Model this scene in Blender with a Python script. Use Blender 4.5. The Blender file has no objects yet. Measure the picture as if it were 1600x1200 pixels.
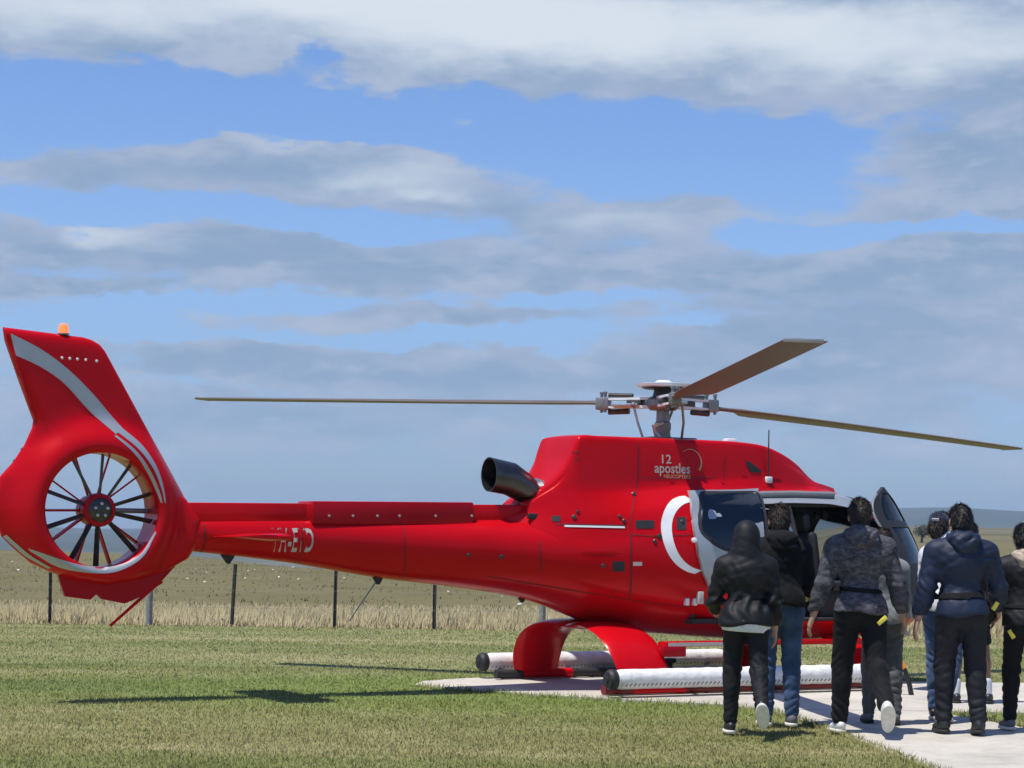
import bpy, bmesh, math, random
import numpy as np
from mathutils import Vector, Matrix
from mathutils.bvhtree import BVHTree
from math import radians, sin, cos, pi, atan2, sqrt

random.seed(7)
RNG = np.random.default_rng(7)
scene = bpy.context.scene
COL = scene.collection

# ------------------------------------------------------------------ camera
FPX, EYE, HORIZON, ROLL = 3160.0, 1.5, 832.0, radians(0.8)
cam_data = bpy.data.cameras.new('camera')
cam = bpy.data.objects.new('camera', cam_data)
COL.objects.link(cam)
cam_data.sensor_width = 36
cam_data.lens = FPX / 1600 * 36
cam_data.shift_y = (HORIZON - 600) / 1600
cam_data.clip_start = 0.1
cam_data.clip_end = 20000
cam.matrix_world = Matrix.Translation((0, 0, EYE)) @ Matrix.Rotation(radians(90), 4, 'X') @ Matrix.Rotation(ROLL, 4, 'Z')
scene.camera = cam

# ------------------------------------------------------------------ sun and sky
sun_vec = Vector((-0.28, -0.20, 1.0)).normalized()
sd = bpy.data.lights.new('sun', 'SUN')
sd.energy = 5.0
sd.angle = radians(0.53)
sd.color = (1.0, 0.955, 0.89)
sun = bpy.data.objects.new('sun', sd)
COL.objects.link(sun)
sun.rotation_euler = sun_vec.to_track_quat('Z', 'Y').to_euler()

scene.view_settings.view_transform = 'Standard'
scene.view_settings.look = 'None'
scene.view_settings.exposure = 0.0
scene.view_settings.gamma = 1.0
scene.view_settings.use_curve_mapping = False
scene.cycles.max_bounces = 8
scene.cycles.diffuse_bounces = 2
scene.cycles.transparent_max_bounces = 16
scene.cycles.volume_bounces = 1

SKY_STRENGTH = 0.1
world = bpy.data.worlds.new('World')
scene.world = world
world.use_nodes = True


def build_sky():
    nt = world.node_tree
    N, L = nt.nodes, nt.links
    N.clear()

    def nd(kind, **kw):
        n = N.new(kind)
        for k, v in kw.items():
            setattr(n, k, v)
        return n

    def put(sock, v):
        if isinstance(v, (int, float)):
            sock.default_value = v
        elif isinstance(v, tuple):
            sock.default_value = v
        else:
            L.new(v, sock)

    def m(op, a, b=None, c=None):
        n = nd('ShaderNodeMath', operation=op)
        put(n.inputs[0], a)
        if b is not None:
            put(n.inputs[1], b)
        if c is not None:
            put(n.inputs[2], c)
        return n.outputs[0]

    def mix(f, a, b):
        n = nd('ShaderNodeMix', data_type='RGBA')
        put(n.inputs[0], f)
        put(n.inputs[6], a)
        put(n.inputs[7], b)
        return n.outputs[2]

    def sm(x, lo, hi):
        n = nd('ShaderNodeMapRange', interpolation_type='SMOOTHSTEP')
        put(n.inputs[0], x)
        n.inputs[1].default_value = lo
        n.inputs[2].default_value = hi
        return n.outputs[0]

    tc = nd('ShaderNodeTexCoord')
    sep = nd('ShaderNodeSeparateXYZ')
    L.new(tc.outputs['Generated'], sep.inputs[0])
    X, Y, Z = sep.outputs
    az = m('ARCTAN2', X, Y)                       # bearing, 0 = straight ahead
    el = m('ARCSINE', Z)                          # height above the horizon
    comb = nd('ShaderNodeCombineXYZ')
    put(comb.inputs[0], m('MULTIPLY', az, 1.0))
    put(comb.inputs[1], m('MULTIPLY', el, 2.6))

    def noise(scale, detail, rough, dist, off=0.0, vec=None):
        n = nd('ShaderNodeTexNoise')
        n.inputs['Scale'].default_value = scale
        n.inputs['Detail'].default_value = detail
        n.inputs['Roughness'].default_value = rough
        n.inputs['Distortion'].default_value = dist
        mp = nd('ShaderNodeMapping')
        mp.inputs['Location'].default_value = (off, off * 0.7, off * 0.3)
        L.new(vec or comb.outputs[0], mp.inputs[0])
        L.new(mp.outputs[0], n.inputs['Vector'])
        return n.outputs[0]

    n_big = noise(7.0, 7, 0.55, 0.3, 3.1)
    n_mid = noise(17.0, 6, 0.6, 0.2, 8.4)
    n_fine = noise(42.0, 5, 0.6, 0.1, 1.7)
    up = nd('ShaderNodeVectorMath', operation='ADD')       # the same air a little higher, for the lit crowns of the cloud
    L.new(comb.outputs[0], up.inputs[0])
    up.inputs[1].default_value = (-0.006, 0.022, 0)
    relief = m('ADD', m('SUBTRACT', n_big, noise(7.0, 7, 0.55, 0.3, 3.1, up.outputs[0])),
               m('MULTIPLY', m('SUBTRACT', n_mid, noise(17.0, 6, 0.6, 0.2, 8.4, up.outputs[0])), 0.7))
    wa = m('ADD', az, m('MULTIPLY', m('SUBTRACT', noise(11.0, 4, 0.55, 0.0, 5.0), 0.5), 0.11))
    we = m('ADD', el, m('MULTIPLY', m('SUBTRACT', noise(16.0, 4, 0.6, 0.0, 11.0), 0.5), 0.030))

    def gauss(px, py, rx, ry, w):
        a0, e0 = (px - 800) / FPX, (HORIZON - py) / FPX
        qa = m('MULTIPLY', m('SUBTRACT', wa, a0), FPX / rx)
        qe = m('MULTIPLY', m('SUBTRACT', we, e0), FPX / ry)
        q = m('ADD', m('MULTIPLY', qa, qa), m('MULTIPLY', qe, qe))
        return m('MULTIPLY', m('EXPONENT', m('MULTIPLY', q, -1.0)), w)

    def total(items):
        acc = None
        for it in items:
            g = gauss(*it)
            acc = g if acc is None else m('ADD', acc, g)
        return acc

    # banks of stratocumulus, as bearings and heights (w > 0 cloud, w < 0 clear air)
    dens = total([
        (200, 20, 460, 105, 0.75), (760, 40, 330, 105, 0.80), (1350, 75, 560, 105, 0.80),
        (440, 272, 290, 40, 0.62), (60, 300, 160, 28, 0.42), (640, 300, 130, 32, 0.20),
        (890, 345, 250, 40, 0.55), (250, 405, 330, 28, 0.52), (620, 435, 330, 40, 0.46),
        (1230, 432, 330, 30, 0.42), (1500, 245, 170, 45, 0.5), (1520, 320, 150, 28, 0.45),
        (1480, 400, 240, 34, 0.46), (700, 498, 260, 22, 0.36), (110, 468, 180, 13, 0.42),
        (390, 560, 200, 30, 0.46), (1050, 570, 420, 38, 0.36), (1380, 510, 330, 34, 0.34),
        (780, 610, 420, 36, 0.25), (300, 660, 300, 30, 0.2), (760, 190, 70, 18, 0.3), (1190, 195, 90, 16, 0.3),
        (490, 100, 55, 34, -0.55), (300, 165, 480, 34, -0.50), (820, 215, 500, 55, -0.60),
        (1080, 285, 200, 40, -0.35), (230, 350, 380, 18, -0.60), (620, 368, 160, 16, -0.40),
        (1240, 372, 120, 22, -0.55), (1500, 356, 150, 12, -0.5), (330, 484, 220, 18, -0.55),
        (880, 472, 220, 13, -0.50), (600, 532, 260, 16, -0.50), (880, 515, 130, 14, -0.35),
        (150, 530, 200, 18, -0.40), (120, 225, 160, 40, -0.3), (800, 770, 1200, 40, -0.15), (800, 560, 1300, 150, 0.05), (1000, 620, 300, 14, -0.28), (420, 610, 260, 14, -0.25), (300, 690, 420, 20, 0.16), (1200, 640, 420, 26, 0.22), (620, 600, 300, 16, 0.24), (1100, 500, 120, 10, -0.3), (650, 225, 240, 14, -0.4)])
    bright = total([
        (760, 45, 330, 70, 1.05), (60, 50, 300, 60, 0.70), (420, 20, 200, 40, 0.5), (1450, 90, 300, 55, 0.70), (1250, 50, 260, 40, 0.40), (1000, 100, 200, 40, 0.3),
        (600, 285, 150, 34, 0.55), (450, 245, 60, 16, 0.3), (940, 345, 150, 30, 0.42), (190, 388, 60, 22, 0.5),
        (300, 400, 60, 14, 0.25), (560, 435, 180, 16, 0.16), (1450, 480, 250, 30, 0.12), (700, 320, 70, 14, 0.3)])
    d0 = m('ADD', m('MULTIPLY', m('SUBTRACT', n_big, 0.47), 1.0), m('MULTIPLY', m('SUBTRACT', n_mid, 0.5), 0.85))
    d0 = m('ADD', d0, m('MULTIPLY', m('SUBTRACT', n_fine, 0.5), 0.34))
    d = m('ADD', d0, dens)
    d = m('SUBTRACT', d, m('MULTIPLY', sm(el, 0.32, 0.75), 0.34))   # broken cloud overhead, the sun is out
    cover = sm(d, -0.04, 0.26)
    thick = sm(d, 0.10, 0.75)

    sky = nd('ShaderNodeTexSky', sky_type='NISHITA', sun_disc=False)
    sky.sun_elevation = math.asin(sun_vec.z)
    sky.sun_rotation = atan2(sun_vec.x, sun_vec.y) % (2 * pi)
    sky.altitude = 50
    sky.air_density = 1.0
    sky.dust_density = 0.6
    sky.ozone_density = 2.0
    hs = nd('ShaderNodeHueSaturation')
    hs.inputs['Saturation'].default_value = 1.15
    hs.inputs['Value'].default_value = 0.93
    L.new(sky.outputs[0], hs.inputs['Color'])
    gain = mix(sm(el, 0.0, 0.17), (0.62, 0.82, 1.34, 1), (1.22, 1.30, 1.62, 1))
    air = nd('ShaderNodeMix', data_type='RGBA', blend_type='MULTIPLY')
    air.inputs[0].default_value = 1.0
    L.new(hs.outputs[0], air.inputs[6])
    L.new(gain, air.inputs[7])
    k = 1 / SKY_STRENGTH
    grey = (0.262 * k, 0.372 * k, 0.545 * k, 1)
    pale = (0.390 * k, 0.465 * k, 0.620 * k, 1)
    white = (0.74 * k, 0.80 * k, 0.86 * k, 1)
    b2 = m('ADD', bright, m('MULTIPLY', m('SUBTRACT', n_mid, 0.5), 0.5))
    c = mix(sm(m('ADD', n_mid, m('MULTIPLY', thick, -0.25)), 0.25, 0.62), grey, pale)
    c = mix(m('MULTIPLY', sm(relief, 0.0, 0.18), 0.50), c, tuple(v * k for v in (0.47, 0.54, 0.665)) + (1,))
    c = mix(sm(b2, 0.05, 0.95), c, white)
    # thin air light near the horizon melts the far cloud into the sky
    far = sm(el, 0.0, 0.10)
    cover = m('MULTIPLY', cover, m('ADD', m('MULTIPLY', far, 0.32), 0.60))
    out = mix(cover, air.outputs[2], c)
    bg = nd('ShaderNodeBackground')
    bg.inputs['Strength'].default_value = SKY_STRENGTH
    L.new(out, bg.inputs['Color'])
    ow = nd('ShaderNodeOutputWorld')
    L.new(bg.outputs[0], ow.inputs['Surface'])


build_sky()

# ------------------------------------------------------------------ helpers
CR, SR = cos(ROLL), sin(ROLL)


def unroll(px, py):
    dx, dy = px - 800, py - HORIZON
    return dx * CR + dy * SR, -dx * SR + dy * CR


def ground_at(px, py, z=0.0):
    """The spot on the ground seen at a place in the photograph."""
    u, v = unroll(px, py)
    d = FPX * (EYE - z) / v
    return Vector((u * d / FPX, d, z))


HELI_POS = Vector((1.52, 20.0, 0.0))
HELI_YAW = radians(28)
HC, HS = cos(HELI_YAW), sin(HELI_YAW)


def hp(px, py, y=0.0):
    """Forward/up coordinates of the helicopter at lateral plane y (port +)."""
    u, v = unroll(px, py)
    u /= FPX
    x = (u * (HELI_POS.y + HC * y) - HELI_POS.x + HS * y) / (HC - HS * u)
    d = HELI_POS.y + HS * x + HC * y
    return (x, EYE - v * d / FPX)


def tag(o, label=None, cat=None, group=None, kind=None):
    for k, v in (('label', label), ('category', cat), ('group', group), ('kind', kind)):
        if v:
            o[k] = v
    return o


def empty(name, loc=(0, 0, 0), rz=0.0, parent=None):
    o = bpy.data.objects.new(name, None)
    COL.objects.link(o)
    o.location = loc
    o.rotation_euler = (0, 0, rz)
    o.empty_display_size = 0.2
    if parent:
        o.parent = parent
    return o


def mesh_obj(name, verts, faces, mat, parent=None, smooth=True, sharp=None):
    me = bpy.data.meshes.new(name)
    me.from_pydata([tuple(v) for v in verts], [], faces)
    me.update()
    return link_mesh(name, me, mat, parent, smooth, sharp)


def link_mesh(name, me, mat, parent=None, smooth=True, sharp=None):
    if mat:
        for mm in (mat if isinstance(mat, (list, tuple)) else [mat]):
            me.materials.append(mm)
    if smooth:
        me.polygons.foreach_set('use_smooth', [True] * len(me.polygons))
        if sharp:
            me.set_sharp_from_angle(angle=radians(sharp))
    o = bpy.data.objects.new(name, me)
    COL.objects.link(o)
    if parent:
        o.parent = parent
    return o


class MB:
    """Collects simple shapes into one mesh."""

    def __init__(self):
        self.v, self.f = [], []

    def add(self, vs, fs):
        b = len(self.v)
        self.v += [tuple(v) for v in vs]
        self.f += [tuple(b + i for i in f) for f in fs]
        return self

    def box(self, lo, hi, bev=0.0, mat=None):
        bm = bmesh.new()
        bmesh.ops.create_cube(bm, size=1.0)
        c = [(lo[i] + hi[i]) / 2 for i in range(3)]
        s = [abs(hi[i] - lo[i]) for i in range(3)]
        for v in bm.verts:
            v.co = Vector((v.co.x * s[0] + c[0], v.co.y * s[1] + c[1], v.co.z * s[2] + c[2]))
        if bev:
            bmesh.ops.bevel(bm, geom=bm.edges[:], offset=bev, segments=2, profile=0.5, affect='EDGES')
        if mat is not None:
            bmesh.ops.transform(bm, matrix=mat, verts=bm.verts)
        bm.verts.index_update()
        self.add([v.co[:] for v in bm.verts], [[v.index for v in f.verts] for f in bm.faces])
        bm.free()
        return self

    def tube(self, pts, r, n=12, cap=True, flat=1.0):
        pts = [Vector(p) for p in pts]
        rs = r if isinstance(r, (list, tuple)) else [r] * len(pts)
        base = len(self.v)
        up = None
        for i, p in enumerate(pts):
            t = (pts[min(i + 1, len(pts) - 1)] - pts[max(i - 1, 0)]).normalized()
            if up is None:
                up = t.orthogonal().normalized()
            a = (up - t * up.dot(t)).normalized()
            up = a
            b = t.cross(a)
            for k in range(n):
                w = 2 * pi * k / n
                self.v.append(tuple(p + a * cos(w) * rs[i] + b * sin(w) * rs[i] * flat))
        for i in range(len(pts) - 1):
            for k in range(n):
                q, k2 = base + i * n, (k + 1) % n
                self.f.append((q + k, q + k2, q + n + k2, q + n + k))
        if cap:
            self.f.append(tuple(base + k for k in range(n))[::-1])
            e = base + (len(pts) - 1) * n
            self.f.append(tuple(e + k for k in range(n)))
        return self

    def lathe(self, prof, origin=(0, 0, 0), axis=(0, 0, 1), n=32):
        """prof: list of (radius, distance along axis)."""
        ax = Vector(axis).normalized()
        a = ax.orthogonal().normalized()
        b = ax.cross(a)
        o = Vector(origin)
        base = len(self.v)
        for r, h in prof:
            for k in range(n):
                w = 2 * pi * k / n
                self.v.append(tuple(o + ax * h + (a * cos(w) + b * sin(w)) * r))
        for i in range(len(prof) - 1):
            for k in range(n):
                q, k2 = base + i * n, (k + 1) % n
                self.f.append((q + k, q + k2, q + n + k2, q + n + k))
        if prof[0][0] > 1e-4:
            self.f.append(tuple(base + k for k in range(n))[::-1])
        if prof[-1][0] > 1e-4:
            e = base + (len(prof) - 1) * n
            self.f.append(tuple(e + k for k in range(n)))
        return self

    def build(self, name, mat, parent=None, smooth=True, sharp=35):
        return mesh_obj(name, self.v, self.f, mat, parent, smooth, sharp)


def nodes_of(m):
    nt = m.node_tree
    return nt, nt.nodes, nt.links, nt.nodes['Principled BSDF']


def mat(name, col, rough=0.5, metal=0.0, coat=0.0, var=0.06, scale=12.0, bump=0.0, bscale=60.0, spec=0.5, sheen=0.0):
    """A procedural material: base colour with uneven grain and wear."""
    m = bpy.data.materials.new(name)
    m.use_nodes = True
    nt, N, L, p = nodes_of(m)
    p.inputs['Metallic'].default_value = metal
    p.inputs['Coat Weight'].default_value = coat
    p.inputs['Coat Roughness'].default_value = 0.06
    p.inputs['Specular IOR Level'].default_value = spec
    if sheen:
        p.inputs['Sheen Weight'].default_value = sheen
    tc = N.new('ShaderNodeTexCoord')
    no = N.new('ShaderNodeTexNoise')
    no.inputs['Scale'].default_value = scale
    no.inputs['Detail'].default_value = 6
    L.new(tc.outputs['Object'], no.inputs['Vector'])
    rp = N.new('ShaderNodeValToRGB')
    rp.color_ramp.elements[0].position = 0.3
    rp.color_ramp.elements[1].position = 0.7
    rp.color_ramp.elements[0].color = tuple(max(0, c * (1 - var)) for c in col) + (1,)
    rp.color_ramp.elements[1].color = tuple(min(1, c * (1 + var)) for c in col) + (1,)
    L.new(no.outputs[0], rp.inputs[0])
    L.new(rp.outputs[0], p.inputs['Base Color'])
    mr = N.new('ShaderNodeMapRange')
    mr.inputs[3].default_value = max(0.0, rough - 0.05)
    mr.inputs[4].default_value = min(1.0, rough + 0.08)
    L.new(no.outputs[0], mr.inputs[0])
    L.new(mr.outputs[0], p.inputs['Roughness'])
    if bump:
        nb = N.new('ShaderNodeTexNoise')
        nb.inputs['Scale'].default_value = bscale
        nb.inputs['Detail'].default_value = 4
        L.new(tc.outputs['Object'], nb.inputs['Vector'])
        bp = N.new('ShaderNodeBump')
        bp.inputs['Strength'].default_value = bump
        bp.inputs['Distance'].default_value = 0.01
        L.new(nb.outputs[0], bp.inputs['Height'])
        L.new(bp.outputs[0], p.inputs['Normal'])
    return m


def glass_mat(name, tint, gloss=0.12):
    m = bpy.data.materials.new(name)
    m.use_nodes = True
    nt, N, L = m.node_tree, m.node_tree.nodes, m.node_tree.links
    N.remove(N['Principled BSDF'])
    out = N['Material Output']
    tr = N.new('ShaderNodeBsdfTransparent')
    tr.inputs[0].default_value = tint + (1,)
    gl = N.new('ShaderNodeBsdfGlossy')
    gl.inputs['Roughness'].default_value = 0.03
    fr = N.new('ShaderNodeFresnel')
    fr.inputs[0].default_value = 1.5
    mx = N.new('ShaderNodeMixShader')
    L.new(fr.outputs[0], mx.inputs[0])
    L.new(tr.outputs[0], mx.inputs[1])
    L.new(gl.outputs[0], mx.inputs[2])
    L.new(mx.outputs[0], out.inputs['Surface'])
    return m


M = {}
M['red'] = mat('red_paint', (0.55, 0.003, 0.009), 0.20, metal=0.12, var=0.05, scale=3.0, spec=0.15)
M['red_panel'] = mat('red_panel_paint', (0.40, 0.003, 0.012), 0.33, metal=0.1, var=0.05, scale=3.0, spec=0.16)
M['silver'] = mat('silver_paint', (0.37, 0.395, 0.415), 0.36, metal=0.35, coat=0.5, var=0.04, scale=4)
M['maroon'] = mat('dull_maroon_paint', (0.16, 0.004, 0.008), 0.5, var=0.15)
M['white'] = mat('white_paint', (0.78, 0.78, 0.78), 0.4, coat=0.4, var=0.03)
M['lettering'] = mat('pale_lettering', (0.50, 0.46, 0.42), 0.5, var=0.08)
M['gold_lettering'] = mat('gold_lettering', (0.62, 0.36, 0.18), 0.5)
M['black'] = mat('black_rubber', (0.018, 0.018, 0.02), 0.6, var=0.2)
M['dark'] = mat('dark_interior', (0.03, 0.03, 0.032), 0.75, var=0.2, bump=0.1)
M['seat'] = mat('dark_seat_leather', (0.022, 0.022, 0.024), 0.5, var=0.25, bump=0.15, bscale=30)
M['trim'] = mat('grey_trim', (0.16, 0.16, 0.165), 0.5)
M['metal'] = mat('bare_metal', (0.55, 0.55, 0.55), 0.35, metal=0.9, var=0.12)
M['dull_metal'] = mat('dull_steel', (0.26, 0.255, 0.25), 0.45, metal=0.7, var=0.2)
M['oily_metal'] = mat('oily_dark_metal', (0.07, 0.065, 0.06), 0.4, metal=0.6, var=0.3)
M['exhaust'] = mat('heat_stained_steel', (0.085, 0.082, 0.085), 0.27, metal=0.85, var=0.35, scale=5)
M['blade'] = mat('taupe_blade_paint', (0.135, 0.10, 0.078), 0.45, var=0.12, scale=5)
M['blade_edge'] = mat('worn_blade_edge', (0.40, 0.38, 0.35), 0.4, metal=0.7)
M['float_cloth'] = mat('white_float_cloth', (0.74, 0.735, 0.72), 0.7, var=0.12, scale=9, bump=0.9, bscale=17)
M['grey_enamel'] = mat('grey_enamel', (0.20, 0.205, 0.21), 0.4)
M['glass'] = glass_mat('tinted_glass', (0.62, 0.66, 0.68))
M['dark_glass'] = glass_mat('dark_tinted_glass', (0.34, 0.37, 0.40))
M['door_glass'] = glass_mat('smoked_glass', (0.42, 0.46, 0.45))


def beacon_mat():
    m = bpy.data.materials.new('lit_beacon')
    m.use_nodes = True
    nt, N, L, p = nodes_of(m)
    p.inputs['Base Color'].default_value = (0.9, 0.15, 0.05, 1)
    no = N.new('ShaderNodeTexNoise')
    no.inputs['Scale'].default_value = 40
    rp = N.new('ShaderNodeValToRGB')
    rp.color_ramp.elements[0].color = (1.0, 0.07, 0.03, 1)
    rp.color_ramp.elements[1].color = (1.0, 0.26, 0.06, 1)
    L.new(no.outputs[0], rp.inputs[0])
    L.new(rp.outputs[0], p.inputs['Emission Color'])
    p.inputs['Emission Strength'].default_value = 1.5
    return m


M['beacon'] = beacon_mat()

# ------------------------------------------------------------------ the ground
def sstep(x, lo, hi):
    t = np.clip((x - lo) / (hi - lo), 0, 1)
    return t * t * (3 - 2 * t)


def lump(x, y, f, ph):
    return (np.sin(x * f + ph) * np.cos(y * f * 1.3 + ph * 2.1) + 0.5 * np.sin(x * f * 2.3 + y * f * 1.7 + ph * 3)) / 1.5


def terrain(x, y):
    """Height of the land: a level airfield, a pasture that drops to a valley on
    the left and climbs gently on the right, and low ranges a few km away."""
    x, y = np.asarray(x, float), np.asarray(y, float)
    d = np.hypot(x, y)
    a = np.arctan2(x, y)
    right = sstep(a, 0.02, 0.17)
    edge = 128 - 50 * sstep(a, -0.22, -0.08)
    # left: falls away beyond the brow of the pasture
    zl = -0.075 * np.maximum(d - edge, 0)
    zl = np.maximum(zl, -26 + 0 * d)
    zl = zl + 22 * sstep(d, 1700, 4300) + 0.8 * lump(x, y, 0.004, 1.3) * sstep(d, 400, 1200)
    # right: rises slowly
    zr = 4.6 * sstep(d, 60, 640) - 26 * sstep(d, 700, 1500)
    rng = 84 + 8 * lump(a * 26, a * 9, 1.0, 0.6) + 5 * np.sin(a * 61 + 1)
    zr = zr + rng * sstep(d, 1900, 4500) + 1.0 * lump(x, y, 0.006, 0.4) * sstep(d, 300, 900)
    z = zl * (1 - right) + zr * right
    z = z + 5 * lump(a * 33, a * 13, 1.0, 2.0) * sstep(d, 2500, 4500)
    z = z - 60 * sstep(d, 5200, 6500)
    near = sstep(d, 36, 70)
    z = z + near * 0.10 * lump(x, y, 0.11, 0.2) * (1 - sstep(d, 150, 400))
    return np.where(d < 36, 0.0, z)


def build_ground():
    rr = np.concatenate([[0.0], np.linspace(4, 40, 19), np.geomspace(42, 400, 66), np.geomspace(415, 6500, 60)])
    aa = np.concatenate([np.linspace(-pi, -0.36, 60, endpoint=False), np.linspace(-0.36, 0.36, 180, endpoint=False),
                         np.linspace(0.36, pi, 60, endpoint=False)])
    R, A = np.meshgrid(rr[1:], aa, indexing='ij')
    X, Y = R * np.sin(A), R * np.cos(A)
    Z = terrain(X, Y) - 0.012
    vs = [(0, 0, -0.012)] + list(zip(X.ravel(), Y.ravel(), Z.ravel()))
    n, k = len(aa), len(rr) - 1
    fs = [(0, 1 + (j + 1) % n, 1 + j) for j in range(n)]
    for i in range(k - 1):
        for j in range(n):
            j2 = (j + 1) % n
            fs.append((1 + i * n + j, 1 + i * n + j2, 1 + (i + 1) * n + j2, 1 + (i + 1) * n + j))
    m = bpy.data.materials.new('pasture')
    m.use_nodes = True
    nt, N, L, p = nodes_of(m)
    p.inputs['Roughness'].default_value = 0.95
    p.inputs['Specular IOR Level'].default_value = 0.1
    tc = N.new('ShaderNodeTexCoord')

    def noise(scale, sx, sy, det=6):
        mp = N.new('ShaderNodeMapping')
        mp.inputs['Scale'].default_value = (sx, sy, 1)
        L.new(tc.outputs['Object'], mp.inputs[0])
        n_ = N.new('ShaderNodeTexNoise')
        n_.inputs['Scale'].default_value = scale
        n_.inputs['Detail'].default_value = det
        n_.inputs['Roughness'].default_value = 0.62
        L.new(mp.outputs[0], n_.inputs['Vector'])
        return n_.outputs[0]

    def ramp(x, *stops):
        r = N.new('ShaderNodeValToRGB')
        while len(r.color_ramp.elements) < len(stops):
            r.color_ramp.elements.new(0.5)
        for e, (pos, c) in zip(r.color_ramp.elements, stops):
            e.position = pos
            e.color = c + (1,)
        L.new(x, r.inputs[0])
        return r.outputs[0]

    # grazed summer pasture: straw and olive, in streaks and tussocks
    c1 = ramp(noise(0.05, 1.0, 1.6), (0.36, (0.138, 0.122, 0.056)), (0.5, (0.180, 0.158, 0.078)), (0.66, (0.122, 0.120, 0.052)))
    c2 = ramp(noise(1.1, 1, 2.2, 8), (0.33, (0.085, 0.074, 0.033)), (0.6, (0.165, 0.142, 0.070)))
    mx = N.new('ShaderNodeMix')
    mx.data_type = 'RGBA'
    mx.inputs[0].default_value = 0.45
    L.new(c1, mx.inputs[6])
    L.new(c2, mx.inputs[7])
    # paddocks and scrub farther out
    c3 = ramp(noise(0.011, 0.16, 1.5, 4), (0.36, (0.050, 0.054, 0.034)), (0.45, (0.105, 0.102, 0.060)), (0.53, (0.19, 0.165, 0.105)), (0.60, (0.090, 0.092, 0.054)))
    sep = N.new('ShaderNodeVectorMath')
    sep.operation = 'LENGTH'
    L.new(tc.outputs['Object'], sep.inputs[0])
    mr = N.new('ShaderNodeMapRange')
    mr.inputs[1].default_value = 170
    mr.inputs[2].default_value = 420
    L.new(sep.outputs['Value'], mr.inputs[0])
    mx2 = N.new('ShaderNodeMix')
    mx2.data_type = 'RGBA'
    L.new(mr.outputs[0], mx2.inputs[0])
    L.new(mx.outputs[2], mx2.inputs[6])
    L.new(c3, mx2.inputs[7])
    # wooded far ranges
    c4 = ramp(noise(0.004, 1, 1, 6), (0.4, (0.030, 0.040, 0.024)), (0.62, (0.055, 0.062, 0.034)))
    mr2 = N.new('ShaderNodeMapRange')
    mr2.inputs[1].default_value = 1500
    mr2.inputs[2].default_value = 2300
    L.new(sep.outputs['Value'], mr2.inputs[0])
    mx3 = N.new('ShaderNodeMix')
    mx3.data_type = 'RGBA'
    L.new(mr2.outputs[0], mx3.inputs[0])
    L.new(mx2.outputs[2], mx3.inputs[6])
    L.new(c4, mx3.inputs[7])
    L.new(mx3.outputs[2], p.inputs['Base Color'])
    bp = N.new('ShaderNodeBump')
    bp.inputs['Strength'].default_value = 0.7
    bp.inputs['Distance'].default_value = 0.25
    L.new(noise(1.6, 1, 1, 8), bp.inputs['Height'])
    L.new(bp.outputs[0], p.inputs['Normal'])
    g = mesh_obj('ground', vs, fs, m)
    tag(g, kind='structure')


build_ground()


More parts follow.
